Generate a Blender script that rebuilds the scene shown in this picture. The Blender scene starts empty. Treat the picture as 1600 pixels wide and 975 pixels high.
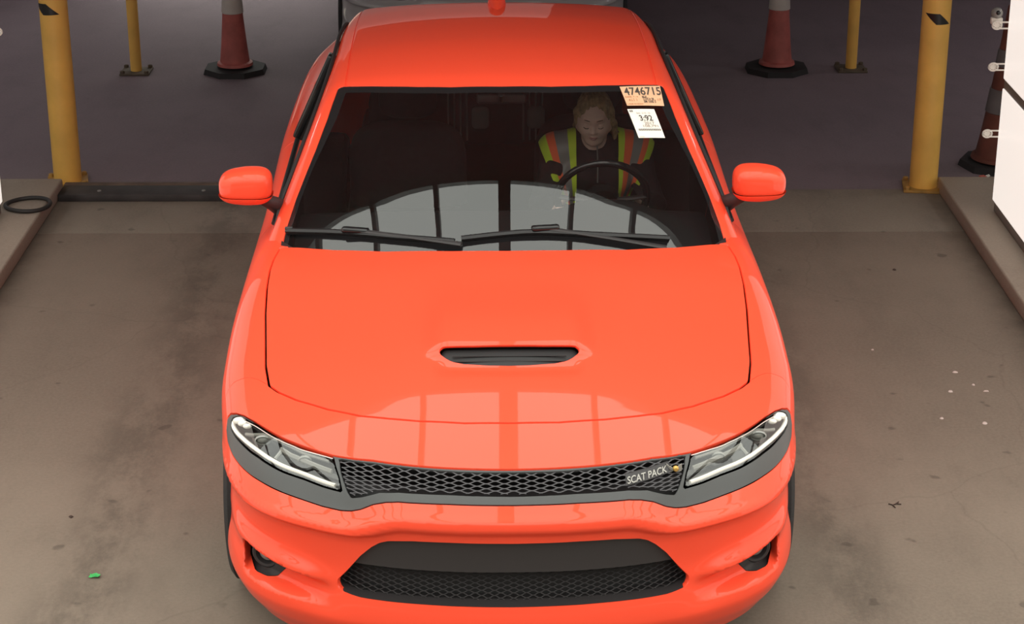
import bpy, bmesh, math, random
import numpy as np
from mathutils import Vector, Matrix

random.seed(7)
S = bpy.context.scene
COL = S.collection
R = math.radians

# ---------------------------------------------------------------- camera
cam_d = bpy.data.cameras.new('camera')
cam = bpy.data.objects.new('camera', cam_d)
COL.objects.link(cam)
cam_d.sensor_fit = 'HORIZONTAL'
cam_d.sensor_width = 36.0
cam_d.lens = 3130.0 / 1600.0 * 36.0
cam_d.clip_start = 0.1
cam_d.clip_end = 200
cam.location = (0.0, -5.4, 3.5)
cam.rotation_euler = (R(90 - 21.5), 0, R(-0.41))
S.camera = cam

# ---------------------------------------------------------------- light: an overcast sky
S.view_settings.view_transform = 'Standard'
S.view_settings.look = 'None'
S.view_settings.gamma = 1.0
S.view_settings.use_curve_mapping = False
S.view_settings.exposure = 0.0
world = bpy.data.worlds.new('overcast_sky')
S.world = world
world.use_nodes = True
wn = world.node_tree.nodes
wl = world.node_tree.links
wn.clear()
wo = wn.new('ShaderNodeOutputWorld')
wb = wn.new('ShaderNodeBackground')
wtc = wn.new('ShaderNodeTexCoord')
wno = wn.new('ShaderNodeTexNoise')
wno.inputs['Scale'].default_value = 1.3
wno.inputs['Detail'].default_value = 3
wr = wn.new('ShaderNodeValToRGB')
wr.color_ramp.elements[0].position = .3
wr.color_ramp.elements[0].color = (.90, .93, .86, 1)
wr.color_ramp.elements[1].position = .75
wr.color_ramp.elements[1].color = (1.0, .99, .90, 1)
wl.new(wtc.outputs['Generated'], wno.inputs['Vector'])
wl.new(wno.outputs['Fac'], wr.inputs['Fac'])
# overcast sky: brightest overhead, dimmer towards the horizon
wsep = wn.new('ShaderNodeSeparateXYZ')
wl.new(wtc.outputs['Generated'], wsep.inputs[0])
wmr = wn.new('ShaderNodeMapRange')
wmr.interpolation_type = 'SMOOTHSTEP'
for _i, _v in ((1, .08), (2, .72), (3, .07), (4, 1.0)):
    wmr.inputs[_i].default_value = _v
wl.new(wsep.outputs[2], wmr.inputs[0])
wmx = wn.new('ShaderNodeMix')
wmx.data_type = 'RGBA'
wmx.blend_type = 'MULTIPLY'
wmx.inputs[0].default_value = 1.0
wl.new(wr.outputs['Color'], wmx.inputs[6])
wl.new(wmr.outputs[0], wmx.inputs[7])
wl.new(wmx.outputs[2], wb.inputs['Color'])
wb.inputs['Strength'].default_value = 3.0
wl.new(wb.outputs['Background'], wo.inputs['Surface'])
S.cycles.max_bounces = 8
S.cycles.transparent_max_bounces = 12
S.cycles.caustics_reflective = False
S.cycles.caustics_refractive = False

# ---------------------------------------------------------------- materials
def mat(name, color, rough=.5, metal=0.0, coat=0.0, spec=.5, var=0.0, scale=8.0, bump=0.0, coat_rough=.03, sheen=0.0):
    m = bpy.data.materials.new(name)
    m.use_nodes = True
    nt = m.node_tree
    b = nt.nodes['Principled BSDF']
    b.inputs['Base Color'].default_value = (*color, 1)
    b.inputs['Roughness'].default_value = rough
    b.inputs['Metallic'].default_value = metal
    b.inputs['Coat Weight'].default_value = coat
    b.inputs['Coat Roughness'].default_value = coat_rough
    b.inputs['Specular IOR Level'].default_value = spec
    if sheen:
        b.inputs['Sheen Weight'].default_value = sheen
    if var or bump:
        tc = nt.nodes.new('ShaderNodeTexCoord')
        no = nt.nodes.new('ShaderNodeTexNoise')
        no.inputs['Scale'].default_value = scale
        no.inputs['Detail'].default_value = 6
        nt.links.new(tc.outputs['Object'], no.inputs['Vector'])
        if var:
            rp = nt.nodes.new('ShaderNodeValToRGB')
            rp.color_ramp.elements[0].position = .3
            rp.color_ramp.elements[1].position = .7
            rp.color_ramp.elements[0].color = (*[c * (1 - var) for c in color], 1)
            rp.color_ramp.elements[1].color = (*[min(1, c * (1 + var)) for c in color], 1)
            nt.links.new(no.outputs['Fac'], rp.inputs['Fac'])
            nt.links.new(rp.outputs['Color'], b.inputs['Base Color'])
        if bump:
            bp = nt.nodes.new('ShaderNodeBump')
            bp.inputs['Strength'].default_value = bump
            bp.inputs['Distance'].default_value = .01
            nt.links.new(no.outputs['Fac'], bp.inputs['Height'])
            nt.links.new(bp.outputs['Normal'], b.inputs['Normal'])
    return m

def glass_mat(name, tint, ior=1.7, rough=0.0):
    m = bpy.data.materials.new(name)
    m.use_nodes = True
    nt = m.node_tree
    nt.nodes.clear()
    o = nt.nodes.new('ShaderNodeOutputMaterial')
    mx = nt.nodes.new('ShaderNodeMixShader')
    fr = nt.nodes.new('ShaderNodeFresnel')
    # thin sheet: the same reflectance from either side
    ge = nt.nodes.new('ShaderNodeNewGeometry')
    mr = nt.nodes.new('ShaderNodeMapRange')
    mr.inputs[3].default_value = ior
    mr.inputs[4].default_value = 1.0 / ior
    nt.links.new(ge.outputs['Backfacing'], mr.inputs[0])
    nt.links.new(mr.outputs[0], fr.inputs['IOR'])
    t = nt.nodes.new('ShaderNodeBsdfTransparent')
    t.inputs['Color'].default_value = (*tint, 1)
    g = nt.nodes.new('ShaderNodeBsdfGlossy')
    g.inputs['Roughness'].default_value = rough
    nt.links.new(fr.outputs['Fac'], mx.inputs['Fac'])
    nt.links.new(t.outputs['BSDF'], mx.inputs[1])
    nt.links.new(g.outputs['BSDF'], mx.inputs[2])
    nt.links.new(mx.outputs['Shader'], o.inputs['Surface'])
    return m

M = {}
M['paint'] = mat('orange_car_paint', (.98, .080, .034), .5, coat=.62, spec=.12)
M['grey_paint'] = mat('grey_car_paint', (.36, .35, .35), .5, coat=.5)
M['satin'] = mat('satin_dark_grey_plastic', (.055, .056, .056), .42)
M['satin_dark'] = mat('matt_dark_plastic', (.030, .026, .027), .55)
M['black'] = mat('black_plastic', (.010, .009, .010), .5)
M['wire'] = mat('grille_plastic', (.045, .040, .045), .35)
M['gloss_black'] = mat('gloss_black', (.012, .012, .013), .12)
M['rubber'] = mat('tyre_rubber', (.018, .017, .018), .8, bump=.3, scale=60)
M['alloy'] = mat('dark_alloy', (.09, .09, .09), .3, metal=.9)
M['chrome'] = mat('bright_trim', (.82, .80, .78), .16, metal=1.0)
M['glass'] = glass_mat('windscreen_glass', (.95, .95, .94), 1.82)
M['side_glass'] = glass_mat('tinted_glass', (.10, .11, .11), 1.6)
M['lens'] = glass_mat('lamp_lens', (.93, .93, .91), 1.80)
M['drl'] = mat('white_light_guide', (.88, .84, .78), .2, coat=.6)
M['lampgrey'] = mat('lamp_grey', (.25, .25, .235), .25, coat=.4)
M['trimline'] = mat('rubber_trim', (.015, .014, .015), .6)
M['cloth'] = mat('black_seat_cloth', (.016, .013, .015), .9, var=.25, scale=40)
M['dash'] = mat('dashboard_black', (.010, .009, .010), .9, spec=.05)
M['mid_grey'] = mat('mid_grey_matt', (.16, .17, .16), .8)
M['skin'] = mat('skin', (.76, .52, .43), .55, var=.06, scale=12, spec=.35)
M['lips'] = mat('lips', (.40, .19, .17), .45)
M['hair'] = mat('dark_blonde_hair', (.36, .26, .14), .6, var=.55, scale=35, bump=.5)
M['brow'] = mat('brow_hair', (.13, .085, .055), .8)
M['jacket'] = mat('black_jacket', (.014, .011, .014), .85, var=.3, scale=14, bump=.4)
M['lime'] = mat('lime_safety_cloth', (.60, .76, .04), .7, sheen=.2)
M['hiorange'] = mat('orange_safety_cloth', (1.0, .17, .06), .7, sheen=.2)
M['reflect'] = mat('grey_reflective_tape', (.26, .25, .24), .45)
M['paper'] = mat('white_paper', (.93, .86, .78), .8, var=.03, scale=20)
M['card'] = mat('peach_card', (.86, .50, .30), .8, var=.05, scale=20)
M['ink'] = mat('black_ink', (.07, .05, .045), .8)
M['ink_faint'] = mat('faint_ink', (.42, .33, .28), .8)
M['ink_orange'] = mat('orange_ink', (.55, .20, .08), .8)
M['yellow'] = mat('worn_yellow_paint', (.82, .47, .10), .5, var=.12, scale=5)
M['post_plate'] = mat('dark_post_plate', (.10, .075, .05), .8, var=.3)
M['yellow_dirty'] = mat('dirty_yellow_paint', (.40, .22, .05), .65, var=.4, scale=14)
M['blackmark'] = mat('black_tape', (.012, .012, .014), .35)
M['cone_red'] = mat('faded_red_rubber', (.40, .10, .085), .6, var=.25, scale=9)
M['cone_white'] = mat('grey_white_sleeve', (.50, .46, .42), .5, var=.15, scale=9)
M['cone_shaded'] = mat('shaded_orange_rubber', (.15, .045, .03), .7, var=.3)  # cone rubber with the hall's shade put into its colour
M['sleeve_shaded'] = mat('shaded_sleeve', (.14, .13, .135), .6, var=.2)  # its sleeve, darkened for the same shade
M['cone_base'] = mat('black_rubber', (.015, .013, .014), .8)
M['panel'] = mat('white_panel', (.90, .84, .77), .35, var=.02, scale=1.5)
_b = M['panel'].node_tree.nodes['Principled BSDF']
_b.inputs['Emission Color'].default_value = (1.0, .93, .86, 1)
_b.inputs['Emission Strength'].default_value = .80
M['panel_edge'] = mat('panel_edge', (.62, .80, .82), .4)
M['frame'] = mat('grey_metal_frame', (.20, .18, .165), .45, var=.15)
M['steel'] = mat('painted_steel', (.22, .21, .20), .55, var=.2, scale=3)
M['bracket'] = mat('white_bracket', (.80, .77, .70), .5)
M['ceil'] = mat('dark_soffit', (.24, .20, .21), .8, var=.2, scale=1.5)
M['wall'] = mat('dark_wall', (.30, .26, .27), .85, var=.15, scale=1.5)
M['rust'] = mat('rusty_strip', (.13, .085, .062), .7, var=.4, scale=10)
M['tube'] = mat('fill_tube', (.9, .9, .9), .5)  # glow of the added battens that brighten the hall
_b = M['tube'].node_tree.nodes['Principled BSDF']
_b.inputs['Emission Color'].default_value = (1.0, .93, .95, 1)
_b.inputs['Emission Strength'].default_value = 34
M['kerbsteel'] = mat('dark_steel', (.040, .034, .034), .7, var=.4, scale=8)
M['green'] = mat('green_scrap', (.04, .42, .10), .5)
M['leaf'] = mat('dry_leaf', (.055, .035, .028), .9)
M['fleck'] = mat('pale_fleck', (.55, .45, .42), .9)
M['redplug'] = mat('red_plastic', (.55, .13, .10), .5)
M['hose'] = mat('black_hose', (.022, .020, .020), .6)
M['badge_silver'] = mat('silver_badge', (.36, .34, .31), .4, metal=.3)
M['badge_gold'] = mat('gold_badge', (.62, .38, .10), .35, metal=.5)

def concrete(name, c1, c2, kind):
    """brushed concrete: broad mottling, fine speckle; kind adds that slab's own wear"""
    m = bpy.data.materials.new(name)
    m.use_nodes = True
    nt = m.node_tree
    N, L = nt.nodes, nt.links
    b = N['Principled BSDF']
    b.inputs['Roughness'].default_value = .82
    b.inputs['Specular IOR Level'].default_value = .3
    tc = N.new('ShaderNodeTexCoord')
    def noise(sc, det, rough=.6, stretch=None):
        n = N.new('ShaderNodeTexNoise')
        n.inputs['Scale'].default_value = sc
        n.inputs['Detail'].default_value = det
        n.inputs['Roughness'].default_value = rough
        if stretch:
            mp = N.new('ShaderNodeMapping')
            mp.inputs['Scale'].default_value = stretch
            L.new(tc.outputs['Object'], mp.inputs['Vector'])
            L.new(mp.outputs['Vector'], n.inputs['Vector'])
        else:
            L.new(tc.outputs['Object'], n.inputs['Vector'])
        return n.outputs['Fac']
    def ramp(v, p0, p1, a=0.0, bb=1.0):
        r = N.new('ShaderNodeMapRange')
        r.interpolation_type = 'SMOOTHSTEP'
        for i, q in enumerate((p0, p1, a, bb)):
            r.inputs[i + 1].default_value = q
        L.new(v, r.inputs[0])
        return r.outputs[0]
    def mix(f, a, bb, mode='MIX'):
        x = N.new('ShaderNodeMix')
        x.data_type = 'RGBA'
        x.blend_type = mode
        if isinstance(f, float):
            x.inputs[0].default_value = f
        else:
            L.new(f, x.inputs[0])
        for s, q in ((6, a), (7, bb)):
            if isinstance(q, tuple):
                x.inputs[s].default_value = (*q, 1)
            else:
                L.new(q, x.inputs[s])
        return x.outputs[2]
    def mul(a, bb):
        x = N.new('ShaderNodeMath')
        x.operation = 'MULTIPLY'
        for s, q in ((0, a), (1, bb)):
            if isinstance(q, float):
                x.inputs[s].default_value = q
            else:
                L.new(q, x.inputs[s])
        return x.outputs[0]
    col = mix(ramp(noise(.55, 5), .35, .65), c1, c2)
    col = mix(ramp(noise(3.2, 6, .7, (1.0, .45, 1)), .45, .75, 0, .45), col, tuple(.72 * q for q in c1))
    sp = noise(70, 4, .8)
    col = mix(ramp(sp, .3, .7, 0, .35), col, tuple(min(1, 1.35 * q) for q in c2))
    col = mix(ramp(noise(140, 3, .8), .58, .75, 0, .4), col, tuple(.45 * q for q in c1))
    if kind:
        se = N.new('ShaderNodeSeparateXYZ')
        L.new(tc.outputs['Object'], se.inputs[0])
        X, Y = se.outputs[0], se.outputs[1]
        def band(v, c, w):
            s = N.new('ShaderNodeMath'); s.operation = 'SUBTRACT'
            L.new(v, s.inputs[0]); s.inputs[1].default_value = c
            a = N.new('ShaderNodeMath'); a.operation = 'ABSOLUTE'
            L.new(s.outputs[0], a.inputs[0])
            return ramp(a.outputs[0], 0.0, w, 1.0, 0.0)
        # tyre-worn tracks, broken up by noise
        wig = noise(1.4, 4, .6, (1, .6, 1))
        xa = N.new('ShaderNodeMath'); xa.operation = 'MULTIPLY_ADD'
        L.new(wig, xa.inputs[0]); xa.inputs[1].default_value = .35; L.new(X, xa.inputs[2])
        for c, w, k in ((-1.27, .30, .62), (1.42, .24, .60), (-1.0, .10, .2), (1.95, .5, .12)):
            f = mul(band(xa.outputs[0], c, w), ramp(noise(2.6, 6, .75, (1.6, .8, 1)), .38, .62, .15, 1.0))
            col = mix(mul(f, k), col, tuple(.50 * q for q in c1))
        # grime along the kerbs
        for c in (-2.44, 2.47):
            f = mul(band(X, c, .22), ramp(noise(5, 5), .3, .7, .4, 1.0))
            col = mix(mul(f, .55), col, tuple(.42 * q for q in c1))
        # grime under the door line
        f = mul(band(Y, 5.36, .40), ramp(noise(2.3, 5), .42, .7, 0, 1.0))
        col = mix(mul(f, .5), col, tuple(.5 * q for q in c1))
        # oil spots
        f = ramp(noise(9, 2, .4), .70, .76, 0, .5)
        col = mix(f, col, tuple(.35 * q for q in c1))
        # hairline cracks
        vo = N.new('ShaderNodeTexVoronoi')
        vo.feature = 'DISTANCE_TO_EDGE'
        vo.inputs['Scale'].default_value = .42
        mpv = N.new('ShaderNodeVectorMath'); mpv.operation = 'MULTIPLY_ADD'
        nv = N.new('ShaderNodeTexNoise'); nv.inputs['Scale'].default_value = 1.5; nv.inputs['Detail'].default_value = 5
        L.new(tc.outputs['Object'], nv.inputs['Vector'])
        L.new(nv.outputs['Color'], mpv.inputs[0]); mpv.inputs[1].default_value = (.5, .5, 0)
        L.new(tc.outputs['Object'], mpv.inputs[2])
        L.new(mpv.outputs[0], vo.inputs['Vector'])
        f = ramp(vo.outputs['Distance'], 0.0, .0035, .14, 0.0)
        col = mix(f, col, tuple(.35 * q for q in c1))
    L.new(col, b.inputs['Base Color'])
    bp = N.new('ShaderNodeBump')
    bp.inputs['Strength'].default_value = .25
    bp.inputs['Distance'].default_value = .004
    L.new(sp, bp.inputs['Height'])
    L.new(bp.outputs['Normal'], b.inputs['Normal'])
    return m

M['apron'] = concrete('worn_concrete', (.165, .131, .104), (.208, .167, .133), True)
M['apron_light'] = concrete('paler_concrete', (.21, .177, .145), (.25, .213, .172), True)
M['kerb'] = concrete('kerb_concrete', (.29, .245, .20), (.36, .305, .25), False)
M['indoor'] = concrete('dark_indoor_floor', (.175, .134, .150), (.210, .163, .180), False)

# ---------------------------------------------------------------- object helpers
def tag(o, label=None, cat=None, group=None, kind=None):
    if label: o['label'] = label
    if cat: o['category'] = cat
    if group: o['group'] = group
    if kind: o['kind'] = kind
    return o

def empty(name, loc=(0, 0, 0), rz=0.0, **k):
    o = bpy.data.objects.new(name, None)
    o.empty_display_size = .1
    o.location = loc
    o.rotation_euler = (0, 0, rz)
    COL.objects.link(o)
    return tag(o, **k)

def link_mesh(name, me, m, parent=None):
    o = bpy.data.objects.new(name, me)
    if m: me.materials.append(m)
    COL.objects.link(o)
    if parent: o.parent = parent
    return o

def finish(bm, name, m, parent=None, smooth=True, angle=35):
    bmesh.ops.recalc_face_normals(bm, faces=bm.faces)
    me = bpy.data.meshes.new(name)
    bm.to_mesh(me); bm.free()
    if smooth:
        me.shade_smooth()
        me.set_sharp_from_angle(angle=R(angle))
    return link_mesh(name, me, m, parent)

def add_box(bm, c, s, rot=None, bevel=0.0, seg=2):
    r = bmesh.ops.create_cube(bm, size=1.0)
    vs = r['verts']
    for v in vs:
        v.co = Vector((v.co.x * s[0], v.co.y * s[1], v.co.z * s[2]))
    if bevel:
        es = list({e for v in vs for e in v.link_edges})
        rr = bmesh.ops.bevel(bm, geom=es, offset=bevel, segments=seg, profile=.5, affect='EDGES')
        vs = list({v for f in rr['faces'] for v in f.verts} | {v for v in vs if v.is_valid})
    for v in vs:
        p = v.co.copy()
        if rot is not None: p = rot @ p
        v.co = p + Vector(c)
    return vs

def box(name, c, s, m, parent=None, rot=None, bevel=0.0, seg=2):
    bm = bmesh.new()
    add_box(bm, c, s, rot, bevel, seg)
    return finish(bm, name, m, parent)

def add_tube(bm, pts, r, n=10, closed=False, cap=True, flat=None):
    """sweep a circle (or an ellipse: flat = (a, b) with b along z) along points; r may be a list"""
    P = [Vector(p) for p in pts]
    k = len(P)
    rings = []
    for i in range(k):
        a = P[i - 1] if (i > 0 or closed) else P[i]
        b = P[(i + 1) % k] if (i < k - 1 or closed) else P[i]
        t = (b - a).normalized()
        up = Vector((0, 0, 1)) if abs(t.z) < .95 else Vector((0, 1, 0))
        s = t.cross(up).normalized()
        u = s.cross(t).normalized()
        rr = r[i] if isinstance(r, (list, tuple)) else r
        ra, rb = (rr, rr) if flat is None else (rr * flat[0], rr * flat[1])
        rings.append([bm.verts.new(P[i] + s * ra * math.cos(2 * math.pi * j / n) + u * rb * math.sin(2 * math.pi * j / n)) for j in range(n)])
    for i in range(k if closed else k - 1):
        A, B = rings[i], rings[(i + 1) % k]
        for j in range(n):
            bm.faces.new((A[j], A[(j + 1) % n], B[(j + 1) % n], B[j]))
    if cap and not closed:
        bm.faces.new(rings[0][::-1]); bm.faces.new(rings[-1])

def tube(name, pts, r, m, parent=None, **k):
    bm = bmesh.new()
    add_tube(bm, pts, r, **k)
    return finish(bm, name, m, parent)

def lathe(bm, prof, c=(0, 0, 0), n=32):
    rings = []
    for (r, z) in prof:
        if r < 1e-6:
            rings.append([bm.verts.new((c[0], c[1], c[2] + z))])
        else:
            rings.append([bm.verts.new((c[0] + r * math.cos(2 * math.pi * j / n), c[1] + r * math.sin(2 * math.pi * j / n), c[2] + z)) for j in range(n)])
    for A, B in zip(rings, rings[1:]):
        for j in range(n):
            k = (j + 1) % n
            if len(A) == 1 and len(B) > 1: bm.faces.new((A[0], B[k], B[j]))
            elif len(B) == 1 and len(A) > 1: bm.faces.new((A[j], A[k], B[0]))
            elif len(A) > 1: bm.faces.new((A[j], A[k], B[k], B[j]))
    return rings

def text_verts(txt, size=1.0, bold=.012):
    """triangulated outlines of the built-in font, width and height given back"""
    cu = bpy.data.curves.new('lettering', 'FONT')
    cu.body = txt
    cu.size = size
    cu.offset = bold
    o = bpy.data.objects.new('lettering', cu)
    COL.objects.link(o)
    dg = bpy.context.evaluated_depsgraph_get()
    me = bpy.data.meshes.new_from_object(o.evaluated_get(dg))
    V = [tuple(v.co) for v in me.vertices]
    Fc = [tuple(p.vertices) for p in me.polygons]
    bpy.data.objects.remove(o)
    bpy.data.curves.remove(cu)
    bpy.data.meshes.remove(me)
    return V, Fc

def lettering(name, items, place, m, parent):
    """items: (text, u0, v0, u1, v1) boxes; place(u, v) -> point"""
    VV, FF = [], []
    for txt, u0, v0, u1, v1 in items:
        V, Fc = text_verts(txt)
        xs = [v[0] for v in V]; ys = [v[1] for v in V]
        x0, x1, y0, y1 = min(xs), max(xs), min(ys), max(ys)
        b = len(VV)
        for v in V:
            VV.append(place(u0 + (v[0] - x0) / (x1 - x0) * (u1 - u0), v0 + (v[1] - y0) / (y1 - y0) * (v1 - v0)))
        FF += [tuple(i + b for i in f) for f in Fc]
    me = bpy.data.meshes.new(name)
    me.from_pydata(VV, [], FF)
    return link_mesh(name, me, m, parent)
# ================================================================ the setting
def slab(name, x0, x1, y0, y1, z0, z1, m):
    o = box(name, ((x0 + x1) / 2, (y0 + y1) / 2, (z0 + z1) / 2), (x1 - x0, y1 - y0, z1 - z0), m)
    return tag(o, kind='structure')

slab('floor', -9, 9, -12, 4.632, -.20, 0, M['apron'])
slab('floor', -9, 9, 4.636, 5.36, -.20, 0.0005, M['apron_light'])
slab('floor', -9, 9, 5.364, 10.8, -.20, 0, M['indoor'])
slab('floor', -9, 9, -12, 16, -.30, -.20, M['kerb'])

# raised kerb islands that carry the light panels
def kerb(x0, x1, name):
    bm = bmesh.new()
    add_box(bm, ((x0 + x1) / 2, -2.33, .0425), (x1 - x0, 15.32, .085), bevel=.012, seg=3)
    return tag(finish(bm, name, M['kerb']), kind='structure')
kerb(-4.6, -2.44, 'trim_1')
kerb(2.47, 4.6, 'trim_2')

# dark steel threshold rail across the left of the doorway
rail = empty('threshold_rail', (-1.42, 5.25, 0), label='low dark steel rail with a rusty top strip across the doorway floor', cat='rail')
box('rail_body', (0, 0, .021), (2.04, .17, .042), M['kerbsteel'], rail, bevel=.006)
box('rust_strip', (0, .115, .022), (2.04, .05, .046), M['rust'], rail, bevel=.006)
for x in (-.80, -.22, .42, .90):
    bm = bmesh.new()
    lathe(bm, [(0, .048), (.010, .047), (.012, .043), (.012, .040)], (x, -.02, 0), 12)
    finish(bm, 'bolt', M['steel'], rail)

# the dark hall the car is leaving: soffit, side walls, rear wall with an open doorway
slab('ceiling', -9, 9, 2.36, 10.8, 3.0, 3.12, M['ceil'])
slab('wall_left', -9.2, -9.0, 7.2, 10.8, -.2, 3.12, M['wall'])
slab('wall_right', 9.0, 9.2, 7.2, 10.8, -.2, 3.12, M['wall'])
slab('wall_back', -9, -3.2, 10.8, 11.0, -.2, 3.12, M['wall'])
slab('wall_back', 0.55, 9, 10.8, 11.0, -.2, 3.12, M['wall'])
slab('wall_back', -3.2, 0.55, 10.8, 11.0, 2.9, 3.12, M['wall'])
# roof edge beam and open rafters over the apron
slab('trim_3', -9, 9, 2.27, 2.36, 3.0, 3.12, M['steel'])
for k in range(-9, 10):
    w = .11 if k == 0 else .042
    x = .05 + .62 * k
    o = box('trim_4', (x, .25, 3.02), (w, 4.04, .07), M['steel'])
    tag(o, kind='structure')
slab('trim_5', -9, 9, -1.85, -1.76, 2.98, 3.06, M['steel'])

# added battens, out of view at the sides, to lift the dark hall floor
first = None
for k, (x, y) in enumerate(((-5.5, 6.3), (5.5, 6.3), (-5.5, 8.9), (5.5, 8.9))):
    side_, row_ = ('left' if x < 0 else 'right'), ('front' if y < 7 else 'rear')
    b_ = empty('fill_batten', (x, y, 2.9), label='added unseen white batten over the hall, %s side, %s row' % (side_, row_), cat='added fill light', group='added fill battens in the hall')
    box('housing', (0, 0, .055), (.20, 1.3, .09), M['bracket'], b_, bevel=.01)
    box('fill_tube', (0, 0, 0), (.12, 1.2, .03), M['tube'], b_, bevel=.008)
# ---------------------------------------------------------------- numpy surface tools
def sst(a, b, x):
    t = np.clip((x - a) / (b - a), 0.0, 1.0)
    return t * t * (3 - 2 * t)

def smax(a, b, k):
    h = np.clip(k - np.abs(a - b), 0, None) / k
    return np.maximum(a, b) + h * h * k * 0.25

def smin(a, b, k):
    return -smax(-a, -b, k)

def spl(tab, x):
    """smooth (monotone cubic) interpolation of a table"""
    t = np.array(tab, float)
    X, Y = t[:, 0], t[:, 1]
    d = np.diff(Y) / np.diff(X)
    m = np.empty_like(Y)
    m[0], m[-1] = d[0], d[-1]
    for i in range(1, len(Y) - 1):
        m[i] = 0 if d[i - 1] * d[i] <= 0 else 2 * d[i - 1] * d[i] / (d[i - 1] + d[i])
    x = np.clip(x, X[0], X[-1])
    i = np.clip(np.searchsorted(X, x) - 1, 0, len(X) - 2)
    h = X[i + 1] - X[i]
    s = (x - X[i]) / h
    return ((2*s**3 - 3*s**2 + 1) * Y[i] + (s**3 - 2*s**2 + s) * h * m[i]
            + (-2*s**3 + 3*s**2) * Y[i + 1] + (s**3 - s**2) * h * m[i + 1])

def catmull(pts, n=8, closed=False):
    P = np.array(pts, float)
    N = len(P)
    out = []
    for i in range(N if closed else N - 1):
        if closed:
            a, b, c, d = P[i - 1], P[i], P[(i + 1) % N], P[(i + 2) % N]
        else:
            a, b, c, d = P[max(i - 1, 0)], P[i], P[i + 1], P[min(i + 2, N - 1)]
        for k in range(n):
            t = k / n
            out.append(0.5 * (2*b + (c - a)*t + (2*a - 5*b + 4*c - d)*t*t + (3*b - a - 3*c + d)*t**3))
    if not closed:
        out.append(P[-1])
    return np.array(out)

def seg_dist(px, py, poly, closed):
    """unsigned distance to a polyline and inside flag of the closed polygon"""
    P = np.asarray(poly, float)
    Q = np.roll(P, -1, 0)
    best = np.full(px.shape, 1e9)
    ins = np.zeros(px.shape, bool)
    n = len(P)
    for i in range(n):
        a, b = P[i], Q[i]
        if closed or i < n - 1:
            d = b - a
            L = d @ d
            if L > 1e-14:
                t = np.clip(((px - a[0]) * d[0] + (py - a[1]) * d[1]) / L, 0, 1)
                best = np.minimum(best, (px - a[0] - t * d[0])**2 + (py - a[1] - t * d[1])**2)
        if a[1] != b[1]:
            c = ((a[1] > py) != (b[1] > py)) & (px < (b[0] - a[0]) * (py - a[1]) / (b[1] - a[1]) + a[0])
            ins ^= c
    return np.sqrt(best), ins

def sdpoly(px, py, poly):
    d, i = seg_dist(px, py, poly, True)
    return np.where(i, -d, d)

# ---------------------------------------------------------------- car body as one smooth implicit form
PLAN = catmull([(0, 0), (.15, .004), (.3, .022), (.42, .048), (.55, .09), (.668, .148), (.76, .21), (.83, .28),
                (.882, .36), (.925, .47), (.955, .60), (.975, .76), (.988, .95), (.994, 1.3), (.992, 1.8),
                (.988, 2.4), (.985, 3.0), (.98, 3.8), (.96, 4.4), (.92, 4.75), (.84, 4.98), (.6, 5.08), (0, 5.10)], 8)
FRONT = [(.12, .12), (.20, .065), (.26, .022), (.31, .004), (.35, .008), (.42, .026), (.50, .036), (.57, .034), (.62, .026),
         (.655, .006), (.675, .008), (.70, .034), (.73, .062), (.77, .092), (.83, .135), (.95, .20)]
SIDE = [(.12, .10), (.20, .045), (.30, .016), (.42, .012), (.55, .012), (.70, .0), (.78, .004), (.86, .022), (.95, .05), (1.1, .09)]
HC = [(-.3, .60), (-.1, .675), (0, .718), (.05, .737), (.1, .755), (.18, .784), (.28, .817), (.38, .846), (.47, .870), (.56, .891), (.68, .912), (.85, .937), (1.1, .970),
      (1.5, 1.03), (1.8, 1.055), (2.3, 1.06), (3.6, 1.075), (4.4, 1.10), (4.95, 1.11), (5.1, 1.06), (5.3, .98)]
HD = [(-.3, .10), (.25, .098), (.5, .098), (.73, .086), (.9, .082), (1.1, .076), (1.5, .062), (2.0, .070), (2.6, .072), (4.0, .074), (5.2, .11)]

def plan_exact(x, y):
    d, i = seg_dist(x, y, PLAN, False)
    poly = np.vstack([PLAN, [(-.5, 5.10), (-.5, 0)]])
    _, i = seg_dist(x, y, poly, True)
    return np.where(i, -d, d)

_PG = None
def plan_d(x, y):
    """the same distance from a 1 cm table with bicubic interpolation"""
    global _PG
    x0, y0, s = -.10, -.60, .01
    if _PG is None:
        gx, gy = np.meshgrid(x0 + s * np.arange(135), y0 + s * np.arange(630), indexing='ij')
        _PG = plan_exact(np.abs(gx).ravel(), gy.ravel()).reshape(gx.shape)
    u = np.clip((np.abs(x) - x0) / s, 1.01, 132.9)
    v = np.clip((y - y0) / s, 1.01, 627.9)
    i = u.astype(int); j = v.astype(int)
    a = u - i; b = v - j
    def w(t):
        return (-.5*t + t*t - .5*t**3, 1 - 2.5*t*t + 1.5*t**3, .5*t + 2*t*t - 1.5*t**3, -.5*t*t + .5*t**3)
    wa, wb = w(a), w(b)
    out = 0
    for p in range(4):
        row = 0
        for q in range(4):
            row = row + wb[q] * _PG[i + p - 1, j + q - 1]
        out = out + wa[p] * row
    return out

def hood_h(x, y):
    h = spl(HC, y) - spl(HD, y) * (x / .8) ** 2.3
    dome = 1 - sst(.30, .52, x - .18 * sst(.8, 1.5, y))
    h = h + .010 * dome * sst(.45, .85, y) * (1 - sst(1.3, 1.55, y))
    g = 1 - sst(.205, .31, x)
    ys = y - .25 * x * x
    h = h + .030 * g * sst(.705, .775, ys) * (1 - sst(.86, 1.30, ys))
    h = h - .012 * (1 - sst(.20, .27, x)) * np.exp(-((ys - .675) / .045) ** 2)
    return h

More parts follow.
